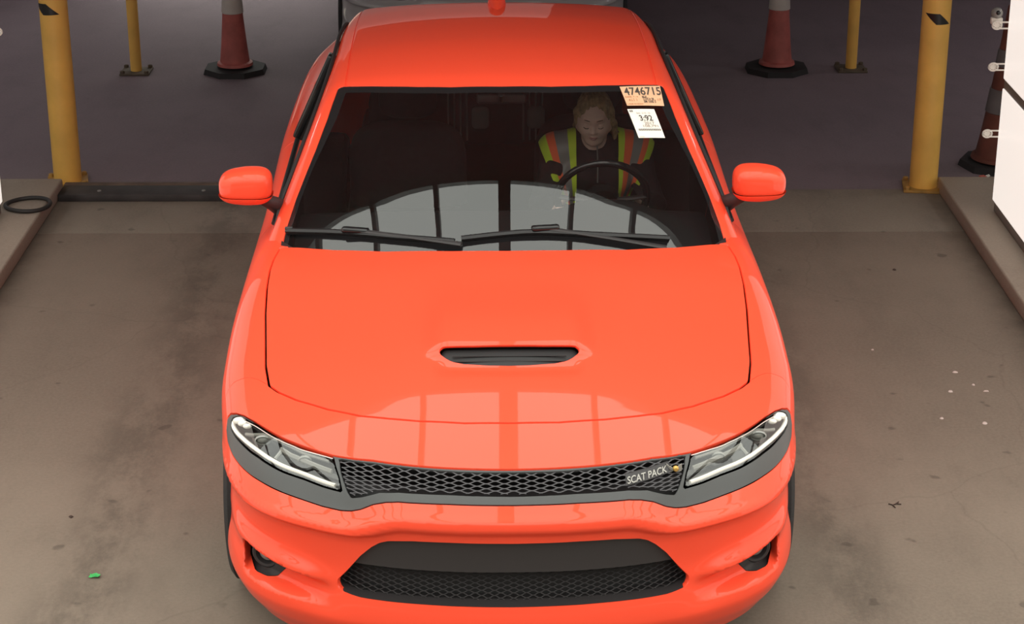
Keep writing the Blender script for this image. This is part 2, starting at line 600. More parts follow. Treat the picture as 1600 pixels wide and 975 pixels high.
def body_f(x, y, z, D=None):
    x = np.abs(x)
    if D is None:
        D = plan_d(x, y)
    wf = 1 - sst(.45, 1.0, y)
    zz = z + .055 * sst(.33, .54, x) * (1 - sst(.80, .95, x) * .35)
    # below the ridge the fascia keeps its own level
    zf = np.where(z < .56, z, zz + (z - zz) * (1 - sst(.56, .62, z)))
    sf = spl(FRONT, zf)
    sf = sf - (sf - .012).clip(0, 1) * .75 * sst(.62, .93, x) * (z > .6)
    s = sf * wf + spl(SIDE, z) * (1 - wf)
    # upper ridge over the fog lamp, running down towards the centre
    zr2 = .475 - .10 * sst(.86, .50, x) * 0 - .16 * (0.90 - x).clip(0, 1)
    out = .026 * np.exp(-((z - zr2) / .035) ** 2) * sst(.50, .66, x) * wf * (1 - sst(.88, .96, x))
    # fog lamp pocket
    top = sst(zr2 - .002, zr2 - .032, z)
    pocket = top * sst(.335, .365, z) * sst(.55, .73, x) * (1 - sst(.842, .872, x)) * wf
    out = out - .050 * pocket
    # scooped cheek between pocket and lower grille
    out = out - .018 * np.exp(-((x - .60) / .07) ** 2) * np.exp(-((z - .40) / .06) ** 2) * wf
    # shoulder crease over the wheels
    s = s - out
    # hips over the rear wheels
    s = s - .022 * sst(2.3, 3.5, y) * (1 - sst(4.5, 5.0, y)) * sst(.60, .84, z)
    s = np.where(wf < 1, s, s)
    side = D + s
    top_ = z - hood_h(x, y)
    top_ = top_ * (.93)
    k = .05 + .05 * sst(.45, .9, x) - .035 * sst(2.0, 2.8, y)
    f = smax(side, top_, k)
    return smax(f, .16 - z, .03)

# ---------------------------------------------------------------- greenhouse
WS = [(1.3, .885), (1.5, 1.002), (1.7, 1.120), (1.9, 1.232), (2.1, 1.333), (2.3, 1.424), (2.5, 1.505), (2.8, 1.61)]
RF = [(1.2, 1.28), (2.0, 1.402), (2.3, 1.436), (2.6, 1.466), (2.9, 1.482), (3.2, 1.484), (3.5, 1.470), (3.8, 1.440), (4.2, 1.38)]
RG = [(3.4, 1.66), (3.8, 1.44), (4.4, 1.14), (4.8, .97)]

def ws_z(x, y):
    return spl(WS, y - .36 * x * x) - .030 * x * x

def roof_z(x, y):
    return spl(RF, y) - .105 * x * x - .12 * np.abs(x) ** 6

def green_f(x, y, z):
    x = np.abs(x)
    zg = smin(ws_z(x, y), roof_z(x, y), .03)
    zg = smin(zg, spl(RG, y - .15 * x * x) - .03 * x * x, .08)
    W = .878 - .47 * (z - 1.0) - .10 * sst(3.2, 4.6, y) + .03 * sst(1.6, 2.4, y) * 0 - .10 * sst(1.30, 1.46, z) * 0
    f = smax((z - zg) * .9, (x - W) * .9, .06)
    return f

def grad(F, P, e=1e-3):
    g = np.empty_like(P)
    for i in range(3):
        A = P.copy(); B = P.copy()
        A[:, i] += e; B[:, i] -= e
        g[:, i] = (F(A[:, 0], A[:, 1], A[:, 2]) - F(B[:, 0], B[:, 1], B[:, 2])) / (2 * e)
    return g

def project(F, P, it=3, lim=.01):
    for _ in range(it):
        v = F(P[:, 0], P[:, 1], P[:, 2])
        g = grad(F, P)
        st = (v / np.maximum((g * g).sum(1), .15))[:, None] * g
        L = np.linalg.norm(st, axis=1, keepdims=True)
        P = P - st * np.minimum(1, lim / np.maximum(L, 1e-9))
    return P
# ---------------------------------------------------------------- implicit surface -> quads -> panels
def surfnet(F, lo, hi, h, Fp=None, grid2d=None, proj=3, normals=True):
    lo = np.array(lo, float)
    n = np.ceil((np.array(hi) - lo) / h / 4).astype(int) * 4 + 1
    nb = (n - 1) // 4
    ax = [lo[i] + h * np.arange(n[i]) for i in range(3)]
    G2 = None
    if grid2d is not None:
        gx, gy = np.meshgrid(ax[0], ax[1], indexing='ij')
        G2 = grid2d(gx.ravel(), gy.ravel()).reshape(n[0], n[1])
    def ev(ix, iy, iz):
        x, y, z = lo[0] + h * ix, lo[1] + h * iy, lo[2] + h * iz
        if G2 is None: return F(x, y, z)
        return F(x, y, z, G2[ix, iy])
    bi = np.indices(nb).reshape(3, -1)
    cv = ev(bi[0] * 4 + 2, bi[1] * 4 + 2, bi[2] * 4 + 2)
    val = np.repeat(np.repeat(np.repeat(cv.reshape(nb), 4, 0), 4, 1), 4, 2)
    val = np.pad(val, ((0, 1), (0, 1), (0, 1)), mode='edge')
    act = np.zeros(tuple(n), bool)
    on = np.where(np.abs(cv) < 7 * h)[0]
    for a in bi[:, on].T:
        act[a[0]*4:a[0]*4+5, a[1]*4:a[1]*4+5, a[2]*4:a[2]*4+5] = True
    ii = np.nonzero(act)
    out = np.empty(len(ii[0]))
    for s in range(0, len(out), 400000):
        q = slice(s, s + 400000)
        out[q] = ev(ii[0][q], ii[1][q], ii[2][q])
    val[ii] = out
    sg = val < 0
    c = np.zeros(tuple(n - 1), int)
    for dx in (0, 1):
        for dy in (0, 1):
            for dz in (0, 1):
                c += sg[dx:n[0]-1+dx, dy:n[1]-1+dy, dz:n[2]-1+dz]
    cell = np.nonzero((c > 0) & (c < 8))
    idx = -np.ones(tuple(n - 1), int)
    idx[cell] = np.arange(len(cell[0]))
    acc = np.zeros((len(cell[0]), 3)); cnt = np.zeros(len(cell[0]))
    cor = [(dx, dy, dz) for dx in (0, 1) for dy in (0, 1) for dz in (0, 1)]
    base = np.stack(cell, 1)
    for a in cor:
        for b in cor:
            if sum(abs(a[i] - b[i]) for i in range(3)) == 1 and a < b:
                va = val[base[:, 0]+a[0], base[:, 1]+a[1], base[:, 2]+a[2]]
                vb = val[base[:, 0]+b[0], base[:, 1]+b[1], base[:, 2]+b[2]]
                m = (va < 0) != (vb < 0)
                t = np.where(m, va / np.where(m, va - vb, 1), 0)
                p = np.array(a) + t[:, None] * (np.array(b) - np.array(a))
                acc[m] += p[m]; cnt[m] += 1
    V = lo + h * (base + acc / cnt[:, None])
    Fc = []
    for d in range(3):
        e1, e2 = (d + 1) % 3, (d + 2) % 3
        sl = [slice(0, n[i]) for i in range(3)]
        A = [slice(0, n[i]) for i in range(3)]; B = list(A)
        A[d] = slice(0, n[d] - 1); B[d] = slice(1, n[d])
        s0, s1 = sg[tuple(A)], sg[tuple(B)]
        P = np.stack(np.nonzero(s0 != s1), 1)
        ok = (P[:, e1] > 0) & (P[:, e1] < n[e1] - 1) & (P[:, e2] > 0) & (P[:, e2] < n[e2] - 1)
        P = P[ok]
        if not len(P): continue
        inside0 = s0[tuple(P.T)]
        def at(o1, o2):
            Q = P.copy(); Q[:, e1] -= o1; Q[:, e2] -= o2
            return idx[tuple(Q.T)]
        q = np.stack([at(0, 0), at(1, 0), at(1, 1), at(0, 1)], 1)
        q = np.where(inside0[:, None], q, q[:, ::-1])
        q = q[(q >= 0).all(1)]
        Fc.append(q)
    Fc = np.concatenate(Fc)
    Fp = Fp or F
    if proj: V = project(Fp, V, proj, h)
    N = None
    if normals:
        N = grad(Fp, V)
        N /= np.maximum(np.linalg.norm(N, axis=1, keepdims=True), 1e-9)
    return Surf(V, N, [tuple(f) for f in Fc.tolist()])

class Surf:
    def __init__(s, V, N, F):
        s.V, s.N, s.F = V, N, F
    def split(s, phi):
        """cut along phi = 0; returns (part with phi < 0, part with phi > 0)"""
        P = np.array(phi(s.V[:, 0], s.V[:, 1], s.V[:, 2]), float)
        P[np.abs(P) < 2e-4] = 0.0
        sgn = np.sign(P).astype(int).tolist()
        PV = P.tolist()
        nv = len(s.V)
        newV, newN, ed = [], [], {}
        neg, pos = [], []
        V, N = s.V, s.N
        def cross(a, b):
            k = (a, b) if a < b else (b, a)
            if k not in ed:
                t = PV[k[0]] / (PV[k[0]] - PV[k[1]])
                ed[k] = nv + len(newV)
                newV.append(V[k[0]] + t * (V[k[1]] - V[k[0]]))
                newN.append(N[k[0]] + t * (N[k[1]] - N[k[0]]))
            return ed[k]
        for f in s.F:
            q = [sgn[i] for i in f]
            mn, mx = min(q), max(q)
            if mn >= 0:
                if mx > 0: pos.append(f)
                continue
            if mx <= 0:
                neg.append(f); continue
            A, B = [], []
            L = len(f)
            for i in range(L):
                a, b = f[i], f[(i + 1) % L]
                sa, sb = q[i], q[(i + 1) % L]
                if sa <= 0: A.append(a)
                if sa >= 0: B.append(a)
                if sa * sb < 0:
                    c = cross(a, b); A.append(c); B.append(c)
            if len(A) > 2: neg.append(tuple(A))
            if len(B) > 2: pos.append(tuple(B))
        if newV:
            V2 = np.vstack([V, np.array(newV)]); N2 = np.vstack([N, np.array(newN)])
        else:
            V2, N2 = V, N
        return Surf(V2, N2, neg), Surf(V2, N2, pos)
    def gap(s, phi, w=.004):
        """cut out a region with a shut line of width w round it"""
        a, rest = s.split(lambda x, y, z: phi(x, y, z) + w / 2)
        _, b = rest.split(lambda x, y, z: phi(x, y, z) - w / 2)
        return a, b
    def offset(s, d):
        return Surf(s.V - s.N * d, s.N, s.F)
    def moved(s, v):
        return Surf(s.V + np.array(v), s.N, s.F)
    def keep(s, fn):
        C = s.V
        return Surf(s.V, s.N, [f for f in s.F if fn(C[list(f)].mean(0))])

def panel(s, name, m, parent=None, skirt=.012, flip=False):
    """a Surf piece as one mesh with exact normals and a return flange along its free edges"""
    used = sorted({i for f in s.F for i in f})
    if not used: raise ValueError('empty panel ' + name)
    mp = {j: i for i, j in enumerate(used)}
    V = s.V[used]
    N = s.N[used] / np.linalg.norm(s.N[used], axis=1, keepdims=True)
    F = [tuple(mp[i] for i in f) for f in s.F]
    vl, nl, fl = V.tolist(), N.tolist(), list(F)
    if skirt:
        cnt = {}
        for f in F:
            for i in range(len(f)):
                a, b = f[i], f[(i + 1) % len(f)]
                k = (a, b) if a < b else (b, a)
                cnt[k] = None if k in cnt else (a, b)
        be = [e for e in cnt.values() if e]
        out = {}
        for a, b in be:
            t = V[b] - V[a]
            o = np.cross(t, (N[a] + N[b]) / 2)
            L = np.linalg.norm(o)
            if L > 1e-12: o = o / L
            for i in (a, b): out[i] = out.get(i, 0) + o
        top, bot = {}, {}
        for i, o in out.items():
            o = o / max(np.linalg.norm(o), 1e-9)
            top[i] = len(vl); vl.append(V[i].tolist()); nl.append(((o * .8 + N[i] * .6)).tolist())
            bot[i] = len(vl); vl.append((V[i] - N[i] * skirt).tolist()); nl.append(o.tolist())
        for a, b in be:
            fl.append((top[b], top[a], bot[a], bot[b]))
    me = bpy.data.meshes.new(name)
    me.from_pydata(vl, [], fl)
    me.shade_smooth()
    nn = np.array(nl); nn /= np.maximum(np.linalg.norm(nn, axis=1, keepdims=True), 1e-9)
    me.normals_split_custom_set_from_vertices(nn.tolist())
    return link_mesh(name, me, m, parent)

def sdf_obj(name, F, lo, hi, h, m, parent=None, cut=None):
    s = surfnet(F, lo, hi, h)
    if cut: s = s.split(cut)[0]
    return panel(s, name, m, parent, skirt=0)
# ================================================================ the orange car
CAR = empty('car', (.046, 0, 0), R(.82), label='bright orange four-door sedan with a bonnet scoop, driving out between two kerbs', cat='car')

def box_mask(phi, *lims):
    return lambda x, y, z: np.maximum.reduce([phi(x, y, z)] + [l(x, y, z) for l in lims])

body = surfnet(body_f, (-1.056, -.06, .10), (1.06, 5.22, 1.24), .012, grid2d=plan_d)
body = body.keep(lambda c: c[2] > .175)

HOOD_REAR = [(0, 1.483), (.2, 1.490), (.437, 1.520), (.628, 1.580), (.70, 1.615), (.776, 1.657), (.80, 1.668)]
HOOD = ([(-.1, .378), (0, .378), (.15, .382), (.298, .405), (.39, .430), (.483, .461), (.59, .521), (.70, .606), (.765, .672),
         (.800, .722), (.822, .85), (.837, 1.02), (.853, 1.2), (.862, 1.37), (.862, 1.50), (.856, 1.58), (.838, 1.68)]
        + HOOD_REAR[::-1] + [(-.1, 1.483)])
hood_phi = box_mask(lambda x, y, z: sdpoly(np.abs(x), y, HOOD), lambda x, y, z: .62 - z)
hood, body = body.gap(hood_phi, .0085)
COWL = [(-.1, 1.479)] + HOOD_REAR + [(.838, 1.70), (.862, 1.77), (.878, 1.86), (.884, 2.0), (.886, 3.2), (.868, 3.7), (.835, 4.2),
                                     (.79, 4.55), (.74, 4.66), (.5, 4.72), (-.1, 4.74)]
body = body.split(box_mask(lambda x, y, z: sdpoly(np.abs(x), y, COWL), lambda x, y, z: .70 - z))[1]

SCOOP = [(-.1, .757), (0, .757), (.12, .758), (.19, .762), (.222, .764), (.236, .757), (.232, .745), (.215, .731), (.19, .716), (.15, .703),
         (.07, .693), (0, .690), (-.1, .690)]
scoop, hood = hood.split(lambda x, y, z: sdpoly(np.abs(x), y, SCOOP))
ho = panel(hood, 'hood', M['paint'], CAR)
si = panel(scoop.offset(.028), 'hood_scoop', M['black'], ho, skirt=0)
si['label'] = 'black scoop inlet'
bm = bmesh.new()
for k in range(2):
    zz = .905 + .014 * k
    add_tube(bm, [(-.19, .765 - .012 * (2 - k), zz), (.19, .765 - .012 * (2 - k), zz)], .0025, n=6)
finish(bm, 'scoop_slat', M['satin_dark'], si)

# front opening: headlights, grille and their grey surround
SUR = [(-.1, .7815), (0, .7815), (.155, .782), (.294, .782), (.435, .782), (.557, .777), (.663, .777), (.774, .777), (.833, .777), (.875, .7735),
       (.903, .765), (.925, .752), (.939, .733), (.941, .706), (.931, .689), (.905, .684), (.864, .683), (.805, .680), (.718, .673), (.655, .669),
       (.593, .665), (.532, .664), (.501, .668), (.471, .678), (.431, .698), (.391, .710), (.352, .716), (.195, .718), (0, .717), (-.1, .717)]
LENS = [(.561, .7735), (.662, .773), (.773, .7735), (.832, .773), (.872, .769), (.895, .763), (.915, .749), (.923, .735), (.917, .727), (.900, .7255),
        (.871, .7265), (.81, .7265), (.721, .7185), (.657, .716), (.594, .711), (.530, .709), (.541, .739), (.553, .758)]
GRL = [(-.1, .778), (0, .778), (.155, .778), (.294, .779), (.434, .779), (.545, .775), (.536, .748), (.515, .711), (.502, .698), (.470, .706),
       (.412, .727), (.352, .735), (.195, .737), (0, .735), (-.1, .735)]
fm = lambda x, y, z: y - .95
xz = lambda poly: (lambda x, y, z: sdpoly(np.abs(x), z, poly))
sur, body = body.gap(box_mask(xz(SUR), fm), .003)
sur0 = sur
lens, sur = sur.gap(box_mask(xz(LENS), fm), .005)
grl, sur = sur.split(box_mask(xz(GRL), fm))
LOW = [(-.1, .600), (0, .600), (.196, .602), (.31, .600), (.385, .593), (.412, .583), (.44, .562), (.474, .527), (.506, .484), (.536, .447),
       (.549, .434), (.552, .420), (.548, .406), (.537, .397), (.515, .3925), (.478, .388), (.40, .387), (.297, .387), (0, .385), (-.1, .385)]
low, body = body.split(box_mask(xz(LOW), fm))
FOG = [(.853, .372), (.850, .425), (.835, .446), (.80, .447), (.76, .443), (.72, .434), (.699, .427), (.712, .410), (.735, .380), (.752, .360), (.787, .353),
       (.83, .350), (.848, .358)]
fog, body = body.split(box_mask(xz(FOG), fm))

# wheel arches
for wy in (.99, 4.05):
    body = body.split(box_mask(lambda x, y, z, wy=wy: np.hypot(y - wy, z - .345) - .392, lambda x, y, z: .62 - np.abs(x)))[1]

# bumper / fenders / doors / quarters
YL = [(0, .722), (.79, .722), (.842, .776), (.877, .807), (.911, .820), (.954, .834), (1.1, .84)]
bump, body = body.gap(lambda x, y, z: y - spl(YL, np.abs(x)) + (.80 - z).clip(0, .30) * .62, .003)
fend, body = body.gap(lambda x, y, z: y - 2.03 - (.9 - z).clip(0, 1) * .10, .005)
fd, body = body.gap(lambda x, y, z: y - 3.08 - (1.0 - z).clip(0, 1) * .04, .005)
rd, qt = body.gap(lambda x, y, z: y - 3.98 + (.95 - z).clip(0, .3) * .6, .005)
side = lambda s, sg: Surf(s.V, s.N, [f for f in s.F if s.V[f[0], 0] * sg > 0])
bo = panel(bump, 'front_bumper', M['paint'], CAR, skirt=.022)
for sg in (-1, 1):
    panel(side(fend, sg), 'fender', M['paint'], CAR)
    panel(side(fd, sg), 'front_door', M['paint'], CAR)
    panel(side(rd, sg), 'rear_door', M['paint'], CAR)
panel(qt, 'rear_body', M['paint'], CAR)

# backing: black core behind every opening and shut line
box('underbody', (0, 2.62, .42), (1.36, 4.3, .50), M['black'], CAR, bevel=.05)
panel(sur0.offset(.085), 'grille_backing', M['black'], CAR, skirt=.06)
panel(sur, 'grille_surround', M['satin'], CAR, skirt=.010)

def front_y(x, z):
    """depth of the outer skin at (x, z)"""
    x = np.atleast_1d(np.asarray(x, float)); z = np.atleast_1d(np.asarray(z, float))
    lo = np.full(x.shape, -.3); t = lo.copy()
    hi = np.full(x.shape, 1.8)
    ys = np.arange(-.1, 1.8, .01)
    found = np.zeros(x.shape, bool)
    for y in ys:
        v = body_f(x, np.full(x.shape, y), z)
        new = (v < 0) & ~found
        hi[new] = y; lo[new] = y - .01; found |= new
    for _ in range(14):
        m = (lo + hi) / 2
        v = body_f(x, m, z)
        hi = np.where(v < 0, m, hi); lo = np.where(v < 0, lo, m)
    return hi

def mesh_grille(name, poly, w, hr, off, ribbon, m, parent, zr):
    """wavy strands that touch crest to trough: a net of flattened cells, clipped to the opening"""
    xs = np.arange(-.60, .6001, w / 10)
    zs, rows = np.arange(zr[0], zr[1], hr), []
    bm = bmesh.new()
    for j, z0 in enumerate(zs):
        sag = -.0 * xs
        z = z0 + (1 if j % 2 else -1) * hr * .5 * np.cos(2 * np.pi * xs / w) + sag
        ins = sdpoly(np.abs(xs), z, poly) < -.001
        y = front_y(np.abs(xs), z) + off
        run = []
        for i in range(len(xs) + 1):
            if i < len(xs) and ins[i]:
                run.append((xs[i], y[i], z[i]))
            else:
                if len(run) > 2: add_tube(bm, run, ribbon, n=4, flat=(2.2, 1.0))
                run = []
    return finish(bm, name, m, parent, smooth=False)

mesh_grille('grille_mesh', GRL, .0560, .0046, .014, .0015, M['wire'], CAR, (.69, .782))
lm = mesh_grille('lower_grille_mesh', LOW, .040, .0080, .046, .0014, M['satin_dark'], CAR, (.38, .50))
panel(low.offset(.075), 'lower_grille_backing', M['black'], CAR, skirt=0)
up = low.split(lambda x, y, z: (.4885 - .008 * (x / .5) ** 2 * 0) - z)[0]
panel(up.offset(.020), 'lower_grille_panel', M['satin_dark'], CAR, skirt=.05)
# rim liner round the lower opening
rim = catmull([p for p in LOW if p[0] >= 0], 3)
bm = bmesh.new()
half = [(x, z) for x, z in rim]
loop = half + [(-x, z) for x, z in half[::-1][1:-1]]
ly = front_y([abs(p[0]) for p in loop], [p[1] for p in loop])
r0 = [bm.verts.new((p[0], y + .004, p[1])) for p, y in zip(loop, ly)]
r1 = [bm.verts.new((p[0] * .985, y + .085, .49 + (p[1] - .49) * .95)) for p, y in zip(loop, ly)]
for i in range(len(loop)):
    j = (i + 1) % len(loop)
    bm.faces.new((r0[i], r0[j], r1[j], r1[i]))
finish(bm, 'lower_grille_rim', M['satin_dark'], CAR)

# badge on the grille
def place_badge(u, v):
    x = .352 + .128 * u
    z = .7475 + .014 * v + .006 * u
    return (x, float(front_y(abs(x), z)[0]) + .000, z)
bd = empty('badge', (0, 0, 0)); bd.parent = CAR
bm = bmesh.new()
ga = []
for u in np.linspace(-.04, 1.04, 10):
    col_ = []
    for v, dy in ((-.25, .012), (-.25, .004), (1.2, .004), (1.2, .012)):
        p = place_badge(u, v)
        col_.append(bm.verts.new((p[0], p[1] + dy, p[2])))
    ga.append(col_)
for A, B in zip(ga, ga[1:]):
    for i in range(4): bm.faces.new((A[i], B[i], B[(i + 1) % 4], A[(i + 1) % 4]))
bm.faces.new(ga[0]); bm.faces.new(ga[-1][::-1])
finish(bm, 'badge_plate', M['satin_dark'], bd, smooth=False)
lettering('badge_lettering', [('SCAT PACK', 0, .0, 1, .95)], place_badge, M['badge_silver'], bd)
ex, ez = .503, .7575
ey = float(front_y(ex, ez)[0]) - .004
bm = bmesh.new()
for sx in (-1, 1):
    out = [(sx * .004, .0), (sx * .024, .012), (sx * .026, -.002), (sx * .024, -.011), (sx * .010, -.015), (sx * .003, -.008)]
    a = [bm.verts.new((ex + p[0], ey + abs(p[0]) * .3, ez + p[1])) for p in out]
    b = [bm.verts.new((ex + p[0], ey + .006 + abs(p[0]) * .3, ez + p[1])) for p in out]
    bm.faces.new(a); bm.faces.new(b[::-1])
    for i in range(6): bm.faces.new((a[i], b[i], b[(i + 1) % 6], a[(i + 1) % 6]))
finish(bm, 'badge_emblem', M['badge_silver'], bd, smooth=False)
bm = bmesh.new()
rr = lathe(bm, [(0, .009), (.006, .008), (.0095, .003), (.0095, -.003), (0, -.003)], n=14)
for v in bm.verts: v.co = Vector((ex + .005 + v.co.x, ey - v.co.z, ez + v.co.y))
finish(bm, 'badge_disc', M['badge_gold'], bd)

# headlights
def on_skin(pts, off):
    y = front_y([abs(p[0]) for p in pts], [p[1] for p in pts])
    return [(p[0], yy + off, p[1]) for p, yy in zip(pts, y)]
for sg in (-1, 1):
    hl = empty('headlight', (0, 0, 0)); hl.parent = CAR
    L = side(lens, sg)
    panel(L, 'lamp_lens', M['lens'], hl, skirt=0)
    panel(L.offset(.050), 'lamp_housing', M['gloss_black'], hl, skirt=-.046)
    P = np.array(LENS)
    # white light guide hugging the outer and lower edge
    c = P.mean(0)
    path = [(.872, .7625), (.895, .755), (.909, .744), (.910, .735), (.893, .7325), (.868, .7335), (.81, .7335), (.73, .727), (.662, .7235),
            (.600, .7185), (.552, .7155)]
    q = catmull(path, 5)
    tube('light_guide', on_skin([(sg * a, b) for a, b in q], .012), .0072, M['drl'], hl, n=8)
    top = catmull([(.872, .7645), (.83, .769), (.773, .769), (.70, .769), (.662, .768), (.60, .7695), (.562, .7695)], 5)
    tube('upper_trim', on_skin([(sg * a, b) for a, b in top], .010), .0026, M['chrome'], hl, n=6)
    # bright corner reflector
    bm = bmesh.new()
    for (a, b, s_) in ((.890, .755, .013), (.874, .757, .011), (.858, .7585, .009)):
        p = on_skin([(sg * a, b)], .016)[0]
        bmesh.ops.create_uvsphere(bm, u_segments=16, v_segments=10, radius=s_, matrix=Matrix.Translation(p) @ Matrix.Diagonal((1.7, 1, 1.0, 1)))
    finish(bm, 'corner_reflector', M['drl'], hl)
    # projector and turn-signal blocks
    for (a, b, ra, rb, nm, mm) in ((.800, .7505, .024, .015, 'projector_lamp', 'lens'), (.655, .7455, .020, .013, 'projector_lamp', 'lens')):
        p = on_skin([(sg * a, b)], .036)[0]
        bm = bmesh.new()
        lathe(bm, [(ra, .0), (ra * 1.12, .006), (ra * 1.12, .012), (ra * .95, .016), (ra * .90, .006), (ra * .7, .012), (0, .018)], n=24)
        for v in bm.verts:
            v.co = Vector((p[0] + v.co.x, p[1] - v.co.z + .006, p[2] + v.co.y * rb / ra))
        finish(bm, nm, M['lampgrey'], hl)
    bar = on_skin([(sg * a, b) for a, b in ((.735, .752), (.70, .7475), (.60, .741), (.565, .739))], .024)
    tube('reflector_bar', bar, .0075, M['lampgrey'], hl, n=6, flat=(.8, 1.4))
    bar = on_skin([(sg * a, b) for a, b in ((.862, .741), (.84, .748), (.80, .7605), (.745, .7645), (.66, .7585), (.575, .7585))], .026)
    tube('reflector_bar', bar, .0050, M['lampgrey'], hl, n=6, flat=(.8, 1.3))
    bar = on_skin([(sg * a, b) for a, b in ((.752, .732), (.728, .7545))], .022)
    tube('reflector_bar', bar, .0060, M['lampgrey'], hl, n=6)

# fog lamps
for sg in (-1, 1):
    fl = empty('fog_lamp', (0, 0, 0)); fl.parent = CAR
    fs = side(fog, sg)
    panel(fs.offset(.010), 'lamp_bezel', M['black'], fl, skirt=-.012)
    p = np.array(on_skin([(sg * .790, .412)], -.004)[0])
    bm = bmesh.new()
    lathe(bm, [(.047, -.02), (.050, .004), (.044, .010), (.036, .008), (.030, -.012), (0, -.012)], n=32)
    rot = Matrix.Rotation(R(90), 3, 'X')
    tilt = Matrix.Rotation(sg * R(20), 3, 'Z')
    for v in bm.verts: v.co = tilt @ (rot @ v.co) + Vector(p)
    finish(bm, 'lamp_ring', M['satin_dark'], fl)
    bm = bmesh.new()
    lathe(bm, [(.030, -.012), (.026, .0), (.014, .007), (0, .009)], n=24)
    for v in bm.verts: v.co = tilt @ (rot @ v.co) + Vector(p)
    finish(bm, 'lamp_bulb_lens', M['lampgrey'], fl)

# ---------------------------------------------------------------- greenhouse
gh = surfnet(green_f, (-.96, 1.32, .80), (.963, 4.9, 1.54), .012)
gh = gh.split(lambda x, y, z: .925 - z)[0]
gh = gh.keep(lambda c: c[2] > .84 and c[1] < 4.86)
WSP = [(-.1, 2.308), (0, 2.308), (.2, 2.316), (.33, 2.338), (.459, 2.370), (.58, 2.408), (.635, 2.428), (.654, 2.424), (.664, 2.37), (.69, 2.25),
       (.728, 2.111), (.762, 2.01), (.793, 1.916), (.823, 1.803), (.836, 1.72), (.845, 1.60), (.85, 1.2), (-.1, 1.2)]
ws_phi = lambda x, y, z: sdpoly(np.abs(x), y, WSP)
ws, gh = gh.gap(ws_phi, .004)
clear, frit = ws.split(lambda x, y, z: ws_phi(x, y, z) + .022 + .020 * sst(2.0, 2.3, y))
wso = panel(clear, 'windscreen', M['glass'], CAR, skirt=0)
panel(frit, 'windscreen_border', M['gloss_black'], CAR, skirt=0)
RGP = [(-.1, 3.80), (.50, 3.86), (.56, 3.92), (.62, 4.5), (.55, 4.60), (-.1, 4.62)]
rg, gh = gh.gap(box_mask(lambda x, y, z: sdpoly(np.abs(x), y, RGP), lambda x, y, z: .98 - z), .004)
panel(rg, 'rear_window', M['side_glass'], CAR, skirt=0)
SWP = [(1.93, 1.002), (2.06, 1.085), (2.24, 1.180), (2.42, 1.262), (2.60, 1.325), (2.76, 1.362), (3.0, 1.385), (3.3, 1.388), (3.55, 1.370), (3.80, 1.32),
       (4.02, 1.225), (4.12, 1.14), (4.10, 1.08), (3.9, 1.04), (3.4, 1.015), (2.6, 1.0)]
sw, gh = gh.gap(box_mask(lambda x, y, z: sdpoly(y, z, SWP), lambda x, y, z: .60 - np.abs(x)), .004)
swa, swb = sw.split(lambda x, y, z: y - 3.04)
for sg in (-1, 1):
    fa, fb = side(swa, sg), side(swb, sg)
    panel(fa, 'front_side_window', M['side_glass'], CAR, skirt=0)
    panel(fb, 'rear_side_window', M['side_glass'], CAR, skirt=0)
    W = lambda y, z: .878 - .47 * (z - 1.0) - .10 * float(sst(3.2, 4.6, y))
    pts = [(sg * (W(y, z) + .004), y, z) for y, z in ((1.90, .998), (2.3, .997), (2.6, .998), (3.0, 1.004), (3.4, 1.012), (3.9, 1.036), (4.08, 1.07))]
    tube('belt_moulding', pts, .008, M['trimline'], CAR, n=8)
    tp = [(sg * (W(y, z) + .006), y, z) for y, z in catmull([(1.96, 1.025), (2.07, 1.095), (2.25, 1.188), (2.43, 1.268), (2.61, 1.330), (2.77, 1.366), (3.0, 1.388), (3.3, 1.391),
                                                             (3.56, 1.373), (3.82, 1.32), (4.04, 1.222)], 3)]
    tube('window_seal', tp, .009, M['trimline'], CAR, n=8)
    bm = bmesh.new()
    add_box(bm, (sg * .80, 3.04, 1.19), (.03, .075, .40), rot=Matrix.Rotation(-sg * R(25), 3, 'Y'), bevel=.008)
    finish(bm, 'door_pillar', M['gloss_black'], CAR)
rc, rest = gh.split(lambda x, y, z: np.maximum(np.abs(x) - .617, 1.30 - z))
panel(rc, 'roof', M['paint'], CAR, skirt=.006)
ditch, rest = rest.split(lambda x, y, z: np.maximum(np.abs(x) - .627, 1.30 - z))
for sg in (-1, 1): panel(side(ditch, sg).offset(.004), 'roof_moulding', M['paint'], CAR, skirt=0)
panel(rest, 'roof_pillars', M['paint'], CAR, skirt=.010)
panel(rc.offset(.022), 'headlining', M['cloth'], CAR, skirt=0)
panel(rest.offset(.020), 'pillar_lining', M['cloth'], CAR, skirt=0)
for sg in (-1, 1):
    panel(side(fd, sg).offset(.05), 'door_trim', M['cloth'], CAR, skirt=0)
    panel(side(rd, sg).offset(.05), 'door_trim', M['cloth'], CAR, skirt=0)
# dark scuttle panel under the wipers
bm = bmesh.new()
cp = [(-.84, 1.74), (-.776, 1.672), (-.628, 1.592), (-.437, 1.535), (-.2, 1.505), (0, 1.498), (.2, 1.505), (.437, 1.535), (.628, 1.592), (.776, 1.672), (.84, 1.74)]
a = [bm.verts.new((x, y - .10, float(hood_h(abs(x), np.array(y - .10))) - .035)) for x, y in cp]
b = [bm.verts.new((x, y + .010, float(ws_z(x, y + .010)) + .002)) for x, y in cp]
for i in range(len(cp) - 1): bm.faces.new((a[i], a[i + 1], b[i + 1], b[i]))
finish(bm, 'scuttle_panel', M['black'], CAR)

